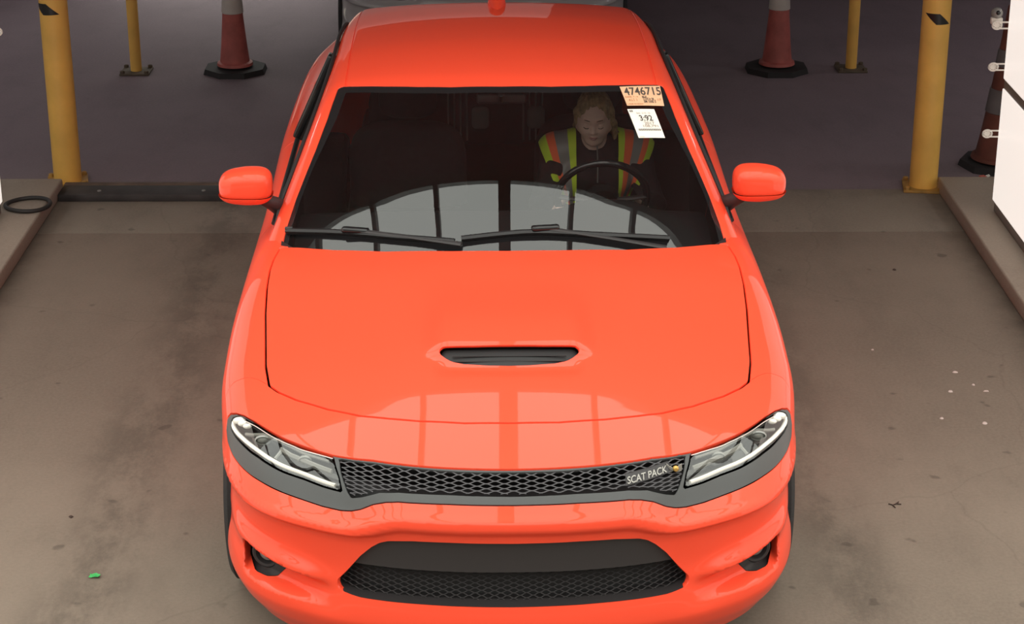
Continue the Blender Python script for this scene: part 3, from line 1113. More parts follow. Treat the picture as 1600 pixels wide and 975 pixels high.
# antenna fin
def fin_f(x, y, z):
    t = np.clip((y - 3.42) / .17, 0, 1)
    w = .040 * t ** .6 + .001
    hh = .062 * t ** 1.1
    zb = roof_z(0, np.full_like(y, 3.5)) - .012
    e = np.sqrt((x / np.maximum(w, .002)) ** 2 + ((z - zb) / np.maximum(hh + .014, .002)) ** 2) - 1
    return np.maximum(np.maximum(e * .02, 3.42 - y), y - 3.59)
sdf_obj('roof_antenna', fin_f, (-.06, 3.40, 1.44), (.06, 3.61, 1.56), .004, M['paint'], CAR)

# mirrors
for sg in (-1, 1):
    mr = empty('wing_mirror', (0, 0, 0)); mr.parent = CAR
    def mf(x, y, z, g=0.0):
        u = (x * sg - .985)
        yy = y - 1.935 - u * .12
        zz = z - 1.142 + u * .06
        hw = .103 + g
        hh = (.066 - .12 * np.clip(u, 0, .1)) + g
        hd = .075 + g
        v = (np.abs(u / hw) ** 3.8 + np.abs(yy / hd) ** 3.0 + np.abs(zz / hh) ** 3.0) ** (1 / 3.2) - 1
        return v * .06
    sdf_obj('mirror_housing', mf, (min(sg * .86, sg * 1.12), 1.82, 1.05), (max(sg * .86, sg * 1.12), 2.05, 1.25), .006, M['paint'], mr,
            cut=lambda x, y, z: 1.108 - .02 * (x * sg - .985) - z)
    sdf_obj('mirror_skirt', lambda x, y, z: mf(x, y, z, .006), (min(sg * .86, sg * 1.12), 1.82, 1.05), (max(sg * .86, sg * 1.12), 2.05, 1.25), .006, M['paint'], mr,
            cut=lambda x, y, z: z - (1.108 - .02 * (x * sg - .985)))
    bm = bmesh.new()
    add_box(bm, (sg * .985, 2.000, 1.128), (.15, .010, .060), bevel=.004)
    finish(bm, 'mirror_glass', M['chrome'], mr)
    tube('mirror_arm', [(sg * .868, 1.99, 1.035), (sg * .885, 1.965, 1.055), (sg * .905, 1.94, 1.075), (sg * .93, 1.93, 1.092)], [.034, .030, .026, .024], M['satin_dark'], mr, n=12)
    bm = bmesh.new()
    q = [(.868, 1.86, .985), (.862, 2.06, .995), (.846, 2.10, 1.075), (.852, 1.98, 1.055)]
    a = [bm.verts.new((sg * p[0], p[1], p[2])) for p in q]
    b = [bm.verts.new((sg * (p[0] + .014), p[1], p[2])) for p in q]
    bm.faces.new(a); bm.faces.new(b[::-1])
    for i in range(4): bm.faces.new((a[i], b[i], b[(i + 1) % 4], a[(i + 1) % 4]))
    finish(bm, 'mirror_sail', M['satin_dark'], mr, smooth=False)

# wipers
def wz(x, y, d=.018): return (x, y, float(ws_z(x, y)) + d)
for k, (ends, hinge, foot) in enumerate(((((-.822, 1.768), (-.585, 1.672), (-.38, 1.60), (-.185, 1.553)), (-.555, 1.662), (-.16, 1.535)),
                                         (((-.160, 1.562), (.10, 1.583), (.36, 1.600), (.615, 1.648)), (.150, 1.592), (.60, 1.600)))):
    wp = empty('wiper', (0, 0, 0)); wp.parent = CAR
    q = catmull([wz(*e) for e in ends], 8)
    tube('wiper_blade', [tuple(p) for p in q], .0100, M['black'], wp, n=6, flat=(1.3, 1.0))
    q2 = [(p[0], p[1] + .002, p[2] - .012) for p in q]
    tube('rubber_strip', q2, .004, M['black'], wp, n=4)
    h = wz(*hinge, .026)
    bm = bmesh.new()
    add_box(bm, h, (.105, .030, .024), rot=Matrix.Rotation(R(8 if k else -14), 3, 'Z'), bevel=.009, seg=3)
    finish(bm, 'wiper_hinge', M['gloss_black'], wp)
    f = (foot[0], foot[1], float(ws_z(*foot)) + .020)
    mid = tuple((h[i] + f[i]) / 2 + (0, -.006, .004)[i] for i in range(3))
    tube('wiper_arm', [h, mid, f], [.011, .010, .013], M['satin_dark'], wp, n=8, flat=(1.2, .7))
bm = bmesh.new()
add_box(bm, wz(-.812, 1.765, .026), (.030, .014, .010), bevel=.003)
finish(bm, 'wiper_tip', M['satin'], wp)

# wheels
for sx in (-1, 1):
    for wy in (.99, 4.05):
        w = empty('wheel', (0, 0, 0)); w.parent = CAR
        bm = bmesh.new()
        pr = [(.235, -.115), (.275, -.122), (.330, -.120), (.350, -.105), (.356, -.07), (.357, 0), (.356, .07), (.350, .105), (.330, .120), (.275, .122), (.235, .115)]
        rings = lathe(bm, pr, n=56)
        for v in bm.verts: v.co = Vector((sx * .846 + v.co.z, wy + v.co.x, .358 + v.co.y))
        finish(bm, 'tyre', M['rubber'], w)
        bm = bmesh.new()
        lathe(bm, [(.240, -.11), (.246, .0), (.246, .10), (.236, .112), (.228, .10), (.222, .04), (0, .03)], n=40)
        for k in range(10):
            an = k * math.pi / 5
            add_box(bm, (math.cos(an) * .12, math.sin(an) * .12, .085), (.22, .024, .03), rot=Matrix.Rotation(an, 3, 'Z'), bevel=.004)
        for v in bm.verts: v.co = Vector((sx * (.846 + v.co.z), wy + v.co.x, .358 + v.co.y))
        finish(bm, 'wheel_rim', M['alloy'], w)
# ---------------------------------------------------------------- cabin
bm = bmesh.new()
sec = [(1.62, .90), (1.75, .955), (1.95, .975), (2.12, .965), (2.24, .93), (2.30, .86), (2.30, .62), (1.62, .62)]
rows = []
for x in np.linspace(-.80, .80, 33):
    edge = abs(x) / .80
    up = .045 * math.exp(-((x - .42) / .16) ** 4)
    r = []
    for (y, z) in sec:
        yy = y + .16 * x * x if y < 2.0 else y + .04 * x * x
        bump = up * max(0, min(1, (y - 1.95) / .2)) if z > .9 else 0
        r.append(bm.verts.new((x, yy, z + bump - .02 * edge ** 3)))
    rows.append(r)
for A, B in zip(rows, rows[1:]):
    for i in range(len(sec)):
        j = (i + 1) % len(sec)
        bm.faces.new((A[i], A[j], B[j], B[i]))
bm.faces.new(rows[0]); bm.faces.new(rows[-1][::-1])
finish(bm, 'dashboard', M['dash'], CAR)
st = empty('steering_wheel', (0, 0, 0)); st.parent = CAR
SWC = Vector((.42, 2.500, .900)); sn, cs = math.sin(R(25)), math.cos(R(25))
def sw_pt(r, a, d=0): return SWC + Vector((r * math.cos(a), -r * math.sin(a) * sn, r * math.sin(a) * cs)) + Vector((0, cs, sn)) * d
tube('wheel_rim_grip', [sw_pt(.186, k * math.pi / 24) for k in range(48)], .0155, M['gloss_black'], st, n=12, closed=True)
for an in (0, math.pi, -math.pi / 2):
    tube('wheel_spoke', [sw_pt(.05, an, -.02), sw_pt(.12, an, -.012), sw_pt(.182, an)], .014, M['satin_dark'], st, n=8, flat=(1.3, .6))
bm = bmesh.new()
lathe(bm, [(0, .03), (.05, .026), (.07, .0), (.06, -.03), (0, -.03)], n=24)
mt = Matrix.Rotation(R(-65), 3, 'X')
for v in bm.verts: v.co = mt @ v.co + SWC
finish(bm, 'airbag_cover', M['dash'], st)

def seat(x, y, nm, w=.52, hb=.60, rest=True):
    s = empty(nm, (0, 0, 0)); s.parent = CAR
    def blob(name, c, sz, tilt, m, e=4.0):
        ca, sa = math.cos(tilt), math.sin(tilt)
        def f(X, Y, Z):
            dx, dy, dz = X - c[0], Y - c[1], Z - c[2]
            yy = dy * ca - dz * sa; zz = dy * sa + dz * ca
            return ((np.abs(dx / sz[0]) ** e + np.abs(yy / sz[1]) ** 2.6 + np.abs(zz / sz[2]) ** e) ** (1 / e) - 1) * min(sz)
        ex = max(sz) * 1.25
        return sdf_obj(name, f, (c[0] - ex, c[1] - ex, c[2] - ex), (c[0] + ex, c[1] + ex, c[2] + ex), .018, m, s)
    blob('seat_cushion', (x, y - .22, .50), (w / 2, .27, .09), 0, M['cloth'])
    blob('seat_backrest', (x, y + .09, .78), (w / 2, .085, hb / 2), R(-16), M['cloth'])
    if rest:
        blob('headrest', (x, y + .185, 1.125), (.13, .05, .085), R(-10), M['cloth'], 3.0)
    return s
seat(-.40, 3.02, 'front_seat')
seat(.42, 3.12, 'front_seat')
rs = seat(0, 4.0, 'rear_bench', 1.24, .56, False)
for x in (-.077, .180):  # pale reflections in the windscreen, put in as grey boxes
    bm = bmesh.new()
    add_box(bm, (x, 3.57, .935), (.082, .05, .105), bevel=.022, seg=3)
    finish(bm, 'reflection_box', M['mid_grey'], rs)
for x in (-.23, .13):
    # grey stripes standing in for a striped reflection in the windscreen
    bm = bmesh.new()
    for k in range(4): add_tube(bm, [(x + k * .030, 3.86, .74), (x + k * .030, 3.90, 1.08)], .0045, n=4)
    finish(bm, 'reflection_stripe', M['mid_grey'], rs)
mi = empty('rear_view_mirror', (0, 0, 0)); mi.parent = CAR
box('mirror_shell', (0, 2.40, 1.352), (.20, .03, .05), M['black'], mi, bevel=.014, seg=3)
tube('mirror_stem', [(0, 2.30, 1.395), (0, 2.36, 1.36), (0, 2.40, 1.34)], .012, M['black'], mi)
# dark floor and headlining so the cabin is closed
box('cabin_floor', (0, 3.1, .38), (1.5, 2.6, .04), M['cloth'], CAR)
hl_s = gh_all = None

# ---------------------------------------------------------------- the driver
def cap(P, a, b, ra, rb):
    a, b = np.array(a, float), np.array(b, float)
    d = b - a; L = d @ d
    t = np.clip(((P - a) @ d) / L, 0, 1)
    return np.linalg.norm(P - a - t[:, None] * d, axis=1) - (ra + (rb - ra) * t)
def ell(P, c, r):
    q = (P - np.array(c)) / np.array(r)
    k = np.linalg.norm(q, axis=1)
    k2 = np.linalg.norm(q / np.array(r), axis=1)
    return k * (k - 1) / np.maximum(k2, 1e-6)
def U(a, b, k): return smin(a, b, k)
HC_ = np.array([.408, 2.915, 1.118])
ht, hy = R(14), R(5)
def head_local(P):
    q = P - HC_
    x, y, z = q[:, 0], q[:, 1], q[:, 2]
    x, y = x * math.cos(hy) - y * math.sin(hy), x * math.sin(hy) + y * math.cos(hy)
    fwd = -y
    # pitch the face down
    f2 = fwd * math.cos(ht) - z * math.sin(ht)
    z2 = fwd * math.sin(ht) + z * math.cos(ht)
    return np.stack([x, f2, z2], 1)
def head_world(p):
    x, f2, z2 = p
    fwd = f2 * math.cos(ht) + z2 * math.sin(ht)
    z = -f2 * math.sin(ht) + z2 * math.cos(ht)
    y = -fwd
    X = x * math.cos(hy) + y * math.sin(hy)
    Y = -x * math.sin(hy) + y * math.cos(hy)
    return (HC_[0] + X, HC_[1] + Y, HC_[2] + z)
def head_d(L):
    A = np.abs(L[:, 0:1]) * 1.0
    Q = np.hstack([A, L[:, 1:]])
    d = ell(L, (0, -.015, .025), (.074, .092, .092))
    d = U(d, ell(L, (0, .020, -.030), (.060, .064, .072)), .04)
    d = U(d, ell(Q, (.030, .045, -.022), (.030, .032, .030)), .02)
    d = U(d, cap(Q, (0, .052, -.088), (.020, .046, -.084), .020, .016), .022)
    d = U(d, cap(Q, (0, .004, -.060), (.054, -.008, -.042), .034, .026), .02)
    d = U(d, cap(Q, (0, .072, .030), (.034, .062, .034), .013, .011), .018)
    d = -U(-d, -(-ell(Q, (.030, .094, .006), (.018, .017, .012))) * 1.0, .010) if False else smax(d, -ell(Q, (.030, .092, .005), (.019, .018, .012)), .012)
    d = U(d, ell(Q, (.030, .066, .003), (.0165, .0150, .0135)), .004)
    d = U(d, cap(Q, (0, .074, .014), (0, .094, -.020), .0065, .0095), .008)
    d = U(d, ell(Q, (.010, .088, -.024), (.0075, .009, .0065)), .005)
    d = U(d, cap(Q, (0, .0805, -.0475), (.016, .0755, -.0495), .0058, .0038), .004)
    d = U(d, cap(Q, (0, .0785, -.0565), (.014, .0735, -.0550), .0068, .0040), .004)
    d = U(d, ell(Q, (.074, -.012, .000), (.008, .018, .028)), .006)
    return d
NK = (.415, 2.965, 1.035)
J = dict(pel=(.42, 3.00, .58), chest=(.425, 3.005, .84), nb=(.425, 2.985, .985))
ARM = [((.425 + s * .165, 2.995, .945), (.425 + s * .245, 2.86, .745), (.425 + s * .165, 2.600, .800)) for s in (-1, 1)]
LEG = [((.42 + s * .09, 2.98, .60), (.42 + s * .12, 2.54, .66), (.42 + s * .11, 2.30, .42)) for s in (-1, 1)]
def torso_d(P, g=0.0):
    d = ell(P, (.425, 3.01, .86), (.165 + g, .105 + g, .17 + g))
    d = U(d, ell(P, (.42, 3.02, .68), (.150 + g, .105 + g, .15 + g)), .06)
    d = U(d, ell(P, (.42, 3.00, .58), (.165 + g, .13 + g, .10 + g)), .05)
    for s in (-1, 1):
        d = U(d, cap(P, (.425 + s * .045, 2.99, .985), (.425 + s * .180, 2.995, .950), .050 + g, .058 + g), .035)
    for s in (-1, 1):
        d = U(d, ell(P, (.425 + s * .07, 2.925, .845), (.06 + g, .045 + g, .06 + g)), .03)
    return d
def arms_d(P, g=0.0):
    d = None
    for sh, el, wr in ARM:
        q = U(cap(P, sh, el, .052 + g, .040 + g), cap(P, el, wr, .039 + g, .027 + g), .015)
        d = q if d is None else np.minimum(d, q)
    return d
FING = []
for s, (sh, el, wr) in zip((-1, 1), ARM):
    wr = np.array(wr)
    gc = np.array([.42 + s * .162, 2.535, .815])
    FING.append((s, wr, gc))
def hand_d(P):
    d = None
    for s, wr, gc in FING:
        palm_c = gc + np.array([s * .016, .030, -.008])
        q = U(cap(P, wr, palm_c, .026, .030), ell(P, palm_c, (.024, .034, .044)), .012)
        for k in range(4):
            zz = .034 - .021 * k
            ln = (.030, .034, .032, .026)[k]
            a = palm_c + np.array([s * .012, -.022, zz])
            b = gc + np.array([s * .020, -.024, zz * .9])
            c = gc + np.array([-s * .004, -.030, zz * .85])
            e = gc + np.array([-s * .020, -.012 + ln * .1, zz * .8])
            fg = U(U(cap(P, a, b, .0092, .0088), cap(P, b, c, .0088, .0082), .003), cap(P, c, e, .0082, .0072), .003)
            q = U(q, fg, .004)
        a = palm_c + np.array([-s * .006, .004, .036])
        b = gc + np.array([-s * .010, .020, .050])
        c = gc + np.array([-s * .020, -.004, .062])
        q = U(q, U(cap(P, a, b, .012, .010), cap(P, b, c, .010, .0085), .003), .006)
        d = q if d is None else np.minimum(d, q)
    return d
def legs_d(P, g=0.0):
    d = None
    for a, b, c in LEG:
        q = U(cap(P, a, b, .082 + g, .056 + g), cap(P, b, c, .054 + g, .038 + g), .02)
        q = U(q, cap(P, c, (c[0], c[1] - .14, c[2] - .02), .040, .028), .02)
        d = q if d is None else np.minimum(d, q)
    return d
def person_f(x, y, z):
    P = np.stack([x, y, z], 1)
    L = head_local(P)
    d = head_d(L)
    d = U(d, cap(P, (.412, 2.935, 1.060), (.42, 2.985, .985), .050, .056), .022)
    d = U(d, torso_d(P), .03)
    d = U(d, arms_d(P), .03)
    d = U(d, hand_d(P), .012)
    return U(d, legs_d(P), .04)
DR = empty('person', (.046, 0, 0), R(.82), label='driver with blonde hair and a lime safety vest sitting at the steering wheel', cat='person')
sdf_obj('body', person_f, (.05, 2.05, .34), (.80, 3.20, 1.26), .0075, M['skin'], DR)
def hair_f(x, y, z):
    P = np.stack([x, y, z], 1)
    L = head_local(P)
    Q = np.hstack([np.abs(L[:, 0:1]), L[:, 1:]])
    d = ell(L, (0, -.020, .028), (.079, .098, .095))
    d = U(d, cap(Q, (.070, .005, .035), (.078, -.012, -.045), .018, .013), .02)
    d = U(d, cap(L, (.05, -.06, -.02), (.088, -.028, -.085), .030, .018), .02)
    d = U(d, cap(L, (.086, -.01, -.03), (.090, -.005, -.10), .012, .006), .02)
    d = smax(d, -ell(L, (0.004, .084, .002), (.057, .066, .092)), .008)
    wave = .0016 * np.sin(L[:, 0] * 260 + L[:, 2] * 60) + .0012 * np.sin(L[:, 0] * 420 - L[:, 1] * 90)
    return d + wave
sdf_obj('hair', hair_f, (.29, 2.78, .98), (.53, 3.05, 1.27), .005, M['hair'], DR)
def jacket_f(x, y, z):
    P = np.stack([x, y, z], 1)
    d = U(torso_d(P, .012), arms_d(P, .012), .03)
    d = U(d, cap(P, (.418, 2.968, 1.010), (.42, 2.985, .970), .066, .076), .02)
    fold = .004 * np.sin(z * 70 + x * 30) * np.sin(x * 45)
    d = d + fold
    return smax(d, -cap(P, (.405, 2.90, 1.07), (.415, 2.962, 1.00), .062, .050), .01)
sdf_obj('jacket', jacket_f, (.06, 2.52, .44), (.79, 3.20, 1.10), .010, M['jacket'], DR)
def trouser_f(x, y, z):
    P = np.stack([x, y, z], 1)
    return U(legs_d(P, .010), ell(P, (.42, 3.00, .58), (.178, .140, .11)), .03)
sdf_obj('trousers', trouser_f, (.1, 2.05, .34), (.75, 3.2, .78), .014, M['jacket'], DR)
vest = surfnet(lambda x, y, z: U(U(torso_d(np.stack([x, y, z], 1), .024), cap(np.stack([x, y, z], 1), (.425 - .17, 2.995, .950), (.425 + .17, 2.995, .950), .074, .074), .02),
                                 arms_d(np.stack([x, y, z], 1), .010), .02), (.10, 2.80, .50), (.75, 3.2, 1.10), .010)
vest = vest.split(lambda x, y, z: .62 - z)[0]
strap_t = lambda x, z: (np.abs(x - .425) - .092) / np.maximum(.250 - .45 * np.clip(.98 - z, -.05, .26) - .092, .03)
vest = vest.split(lambda x, y, z: (strap_t(x, z) - 1.0) * .1)[0]
vest = vest.split(lambda x, y, z: strap_t(x, z) * .1)[1]
vo = empty('safety_vest', (0, 0, 0)); vo.parent = DR
for sg, bands in ((-1, ((.20, 'vest_cloth', 'lime'), (.52, 'reflective_tape', 'reflect'), (.74, 'vest_stripe', 'hiorange'), (9, 'vest_cloth', 'lime'))),
                  (1, ((.16, 'vest_cloth', 'lime'), (.38, 'vest_stripe', 'hiorange'), (.63, 'reflective_tape', 'reflect'), (.80, 'vest_stripe', 'hiorange'), (9, 'vest_cloth', 'lime')))):
    left = Surf(vest.V, vest.N, [f for f in vest.F if (vest.V[f[0], 0] - .425) * sg > 0])
    for hi_, nm, mm in bands:
        if hi_ < 1: s_, left = left.split(lambda x, y, z: (strap_t(x, z) - hi_) * .1)
        else: s_ = left
        if s_.F: panel(s_, nm, M[mm], vo, skirt=.004)
# face details
for sg in (-1, 1):
    tube('eyebrow', [head_world(p) for p in ((sg * .014, .0850, .0300), (sg * .026, .0830, .0330), (sg * .038, .0745, .0325), (sg * .046, .065, .0275))],
         [.0016, .0022, .0020, .0010], M['brow'], DR, n=6)
    tube('eyelashes', [head_world(p) for p in ((sg * .0165, .0775, -.0030), (sg * .024, .0815, -.0060), (sg * .033, .0815, -.0065), (sg * .0425, .0755, -.0030))],
         .0017, M['brow'], DR, n=6)
tube('upper_lip', [head_world(p) for p in ((-.019, .0775, -.0515), (-.009, .0855, -.0495), (0, .0865, -.0503), (.009, .0855, -.0495), (.019, .0775, -.0515))], [.0015, .0034, .0030, .0034, .0015], M['lips'], DR, n=8)
tube('lower_lip', [head_world(p) for p in ((-.016, .0775, -.0535), (-.008, .0840, -.0572), (0, .0852, -.0580), (.008, .0840, -.0572), (.016, .0775, -.0535))], [.0015, .0038, .0042, .0038, .0015], M['lips'], DR, n=8)
# jacket zip
tube('zip', [(.422, 2.895, 1.00), (.424, 2.880, .95), (.425, 2.872, .90), (.425, 2.872, .84)], .003, M['mid_grey'], DR, n=6)
# ================================================================ papers stuck on the windscreen
def sheet(name, TL, TR, BR, BL, lift, m, **k):
    o = empty(name, (.046, 0, 0), R(.82), **k)
    TL, TR, BR, BL = [Vector((p[0], p[1], float(ws_z(p[0], p[1])) + lift)) for p in (TL, TR, BR, BL)]
    def place(u, v, d=0.0):
        p = TL.lerp(TR, u).lerp(BL.lerp(BR, u), v)
        x, y = p.x, p.y
        return (x, y - d * .5, float(ws_z(x, y)) + lift + d)
    bm = bmesh.new()
    g = [[bm.verts.new(place(u / 6, v / 6)) for u in range(7)] for v in range(7)]
    h = [[bm.verts.new(place(u / 6, v / 6, -.0008)) for u in range(7)] for v in range(7)]
    for i in range(6):
        for j in range(6):
            bm.faces.new((g[i][j], g[i][j + 1], g[i + 1][j + 1], g[i + 1][j]))
            bm.faces.new((h[i][j], h[i + 1][j], h[i + 1][j + 1], h[i][j + 1]))
    for i in range(6):
        bm.faces.new((g[i][0], g[i + 1][0], h[i + 1][0], h[i][0])); bm.faces.new((g[i][6], h[i][6], h[i + 1][6], g[i + 1][6]))
        bm.faces.new((g[0][i], h[0][i], h[0][i + 1], g[0][i + 1])); bm.faces.new((g[6][i], g[6][i + 1], h[6][i + 1], h[6][i]))
    finish(bm, 'sheet', m, o)
    return o, (lambda u, v: place(u, 1 - v, .0012))
t, pf = sheet('sticker', (.472, 2.351), (.638, 2.403), (.647, 2.293), (.496, 2.250), .004, M['card'],
              label='peach paper tag printed 4746715 at the top corner of the windscreen', cat='sticker')
lettering('number_lettering', [('4746715', .06, .52, .985, .93)], pf, M['ink'], t)
lettering('faint_lettering', [('DATE  7 - 4', .04, .40, .36, .47), ('A L 2  3', .10, .22, .32, .34)], pf, M['ink_orange'], t)
lettering('year_lettering', [('- 17', .78, .24, .95, .34)], pf, M['ink_orange'], t)
lettering('small_lettering', [('BLK', .47, .38, .60, .48), ('CO/CA 58', .48, .26, .76, .38), ('3M 1000 5', .48, .13, .80, .25)], pf, M['ink'], t)
lettering('foot_lettering', [('LANE 04 ROW', .03, .04, .45, .10)], pf, M['ink_orange'], t)
t, pf = sheet('sticker', (.495, 2.231), (.604, 2.262), (.637, 2.122), (.531, 2.090), .004, M['paper'],
              label='white paper label printed 3:92 and 2017 on the windscreen, below the peach tag', cat='sticker')
lettering('big_lettering', [('3:92', .32, .57, .80, .77)], pf, M['ink'], t)
lettering('small_lettering', [('Sale  2/10  10', .27, .82, .78, .87)], pf, M['ink_faint'], t)
lettering('year_lettering', [('2017', .42, .44, .80, .54)], pf, M['ink_faint'], t)
lettering('mileage_lettering', [('108,791', .34, .34, .90, .43)], pf, M['ink_faint'], t)
lettering('bar_lettering', [('IIIIIIIIIIIIIIIIIIIIIIIII', .12, .235, .95, .30)], pf, M['ink'], t)
lettering('corner_lettering', [('## ##', .05, .88, .17, .96)], pf, M['ink'], t)
lettering('foot_lettering', [('LLLLLL', .06, .02, .24, .05)], pf, M['ink_faint'], t)

# ================================================================ bollards
def bollard(name, x, y, r, h, plate, rz, marks, lab, group=None):
    b = empty(name, (x, y, 0), label=lab, cat='bollard')
    bm = bmesh.new()
    lathe(bm, [(0, .010), (r, .010), (r, h - r * .6), (r * .85, h - r * .25), (r * .45, h), (0, h + .004)], n=40)
    finish(bm, 'post', M['yellow'], b)
    bm = bmesh.new()
    add_box(bm, (0, 0, .007), (plate, plate, .014), rot=Matrix.Rotation(rz, 3, 'Z'), bevel=.003)
    finish(bm, 'base_plate', M['yellow_dirty' if r > .05 else 'post_plate'], b)
    for k in range(4):
        a = rz + math.pi / 4 + k * math.pi / 2
        d = plate * .58
        bm = bmesh.new()
        lathe(bm, [(.016, .014), (.016, .030), (.009, .034), (0, .034)], (d * math.cos(a), d * math.sin(a), 0), 6)
        finish(bm, 'anchor_bolt', M['yellow_dirty' if r > .05 else 'post_plate'], b, smooth=False)
    for (a0, wa, sh, z0, z1, dz) in marks:
        # a slanted black diamond wrapped round the pipe
        bm = bmesh.new()
        n = 10
        G_ = [[bm.verts.new(((r + .0012) * math.cos(a0 + wa * i / n + sh * k / 4), (r + .0012) * math.sin(a0 + wa * i / n + sh * k / 4),
                             z1 - (z1 - z0) * k / 4 - dz * i / n)) for i in range(n + 1)] for k in range(5)]
        for k in range(4):
            for i in range(n): bm.faces.new((G_[k][i], G_[k][i + 1], G_[k + 1][i + 1], G_[k + 1][i]))
        finish(bm, 'diamond_mark', M['blackmark'], b)
    return b
bollard('bollard', -2.452, 5.515, .078, 1.32, .225, R(12), [(R(-176), R(68), R(52), .985, 1.045, -.004)], 'thick yellow bollard beside the steel rail, left of the orange car')
bollard('bollard', 2.402, 5.39, .078, 1.32, .225, R(-8), [(R(-150), R(62), R(50), .955, 1.015, .0)], 'thick yellow bollard at the end of the right kerb')
bollard('bollard', -2.475, 7.98, .038, 1.25, .20, R(0), [], 'thin yellow post in the dark hall, behind the left bollard')
bollard('bollard', 2.427, 8.02, .038, 1.25, .20, R(0), [], 'thin yellow post in the dark hall, between the right cone and bollard')

# ================================================================ traffic cones
def cone(x, y, lab, bands, h=.95, r0=.105, base=.225, rz=0.0, mats=('cone_red', 'cone_white')):
    c = empty('traffic_cone', (x, y, 0), rz, label=lab, cat='traffic cone')
    rad = lambda z: r0 + (.030 - r0) * ((z - .05) / (h - .05)) ** .8
    bm = bmesh.new()
    pr = [(.02, .045)] + [(rad(z) + (.018 if z < .07 else 0), z) for z in (.05, .068, .075, .2, .35, .5, .65, .8, h)] + [(0, h + .01)]
    lathe(bm, pr, n=32)
    finish(bm, 'cone_body', M[mats[0]], c)
    for z0, z1 in bands:
        bm = bmesh.new()
        lathe(bm, [(rad(z0) + .001, z0), (rad(z0) + .006, z0 + .003), (rad(z1) + .006, z1 - .003), (rad(z1) + .001, z1)], n=32)
        finish(bm, 'cone_sleeve', M[mats[1]], c)
    bm = bmesh.new()
    n = 8
    A = [bm.verts.new((base * math.cos(R(22.5 + 45 * k)), base * math.sin(R(22.5 + 45 * k)), 0)) for k in range(n)]
    f = bm.faces.new(A)
    r_ = bmesh.ops.extrude_face_region(bm, geom=[f])
    vs = [v for v in r_['geom'] if isinstance(v, bmesh.types.BMVert)]
    for v in vs: v.co.z = .036; v.co.x *= .95; v.co.y *= .95
    finish(bm, 'cone_base', M['cone_base'], c, smooth=False)
    return c
cone(-1.80, 8.0, 'red cone with a grey-white sleeve in the dark hall, left of the orange car', [(.41, .62)])
cone(1.912, 8.0, 'red cone with a grey-white sleeve in the dark hall, right of the orange car', [(.43, .64)])
cone(2.93, 5.80, 'shade-darkened orange striped cone tucked behind the right white panel', [(.33, .47), (.60, .70)], r0=.15, base=.24, rz=.3, mats=('cone_shaded', 'sleeve_shaded'))

# ================================================================ white panels on the kerbs
def light_panel(sg, x, y1, y0, lab, brackets):
    """the broad face looks at the lane; the far edge stands at y1"""
    p = empty('white_panel', (x, y1, .085), label=lab, cat='panel')
    L = y1 - y0
    z0, zs, z1 = .065, .70, 2.15
    dx = sg * .03
    def face(za, zb):
        bm = bmesh.new()
        add_box(bm, (dx, -L / 2, (za + zb) / 2), (.06, L, zb - za), bevel=.004)
        finish(bm, 'panel_face', M['panel'], p)
    face(z0, zs - .026); face(zs + .026, z1)
    box('panel_seam', (dx + sg * .004, -L / 2, zs), (.054, L - .004, .052), M['frame'], p)
    box('bottom_rail', (dx + sg * .012, -L / 2, .0335), (.062, L - .01, .060), M['frame'], p, bevel=.004)
    box('back_frame', (dx + sg * .048, -L / 2, z1 / 2 + .03), (.034, L - .02, z1 - .10), M['frame'], p)
    for z in brackets:
        bm = bmesh.new()
        # slotted plate with a round end
        n = 14
        for s_ in (-1, 1):
            add_box(bm, (-sg * .012, .012, z + s_ * .0165), (.080, .006, .008), bevel=.001)
        pts = [(-sg * (.055 + .024 * math.cos(a)), .012, z + .020 * math.sin(a)) for a in np.linspace(0, 2 * math.pi, 20, endpoint=False)]
        add_tube(bm, pts, .005, n=6, closed=True)
        A = [bm.verts.new((-sg * (.055 + .016 * math.cos(a)), .012, z + .014 * math.sin(a))) for a in np.linspace(0, 2 * math.pi, 20, endpoint=False)]
        bm.faces.new(A)
        for a in np.linspace(0, 2 * math.pi, 8, endpoint=False):
            add_box(bm, (-sg * (.055 + .019 * math.cos(a)), .010, z + .016 * math.sin(a)), (.006, .006, .006))
        finish(bm, 'bracket', M['bracket'], p)
    return p
rp = light_panel(1, 2.628, 4.72, -.4, 'tall glowing white panel with a grey seam on the right kerb', (1.005, .785, .425))
lp = light_panel(-1, -2.630, 4.72, -.4, 'white panel barely in view on the left kerb', (.98,))
def sensor(px, pz, sg, lab):
    s = empty('camera_housing', (px, 4.760, pz), label=lab, cat='camera')
    bm = bmesh.new()
    bmesh.ops.create_uvsphere(bm, u_segments=24, v_segments=16, radius=.030)
    finish(bm, 'dome', M['lampgrey'], s)
    bm = bmesh.new()
    add_box(bm, (0, 0, -.040), (.060, .030, .034), bevel=.005)
    finish(bm, 'collar', M['bracket'], s)
    bm = bmesh.new()
    bmesh.ops.create_uvsphere(bm, u_segments=16, v_segments=12, radius=.013, matrix=Matrix.Translation((0, -.022, .006)))
    finish(bm, 'camera_eye', M['gloss_black'], s)
sensor(2.575, 1.148, 1, 'small dome camera on the top bracket of the right white panel')

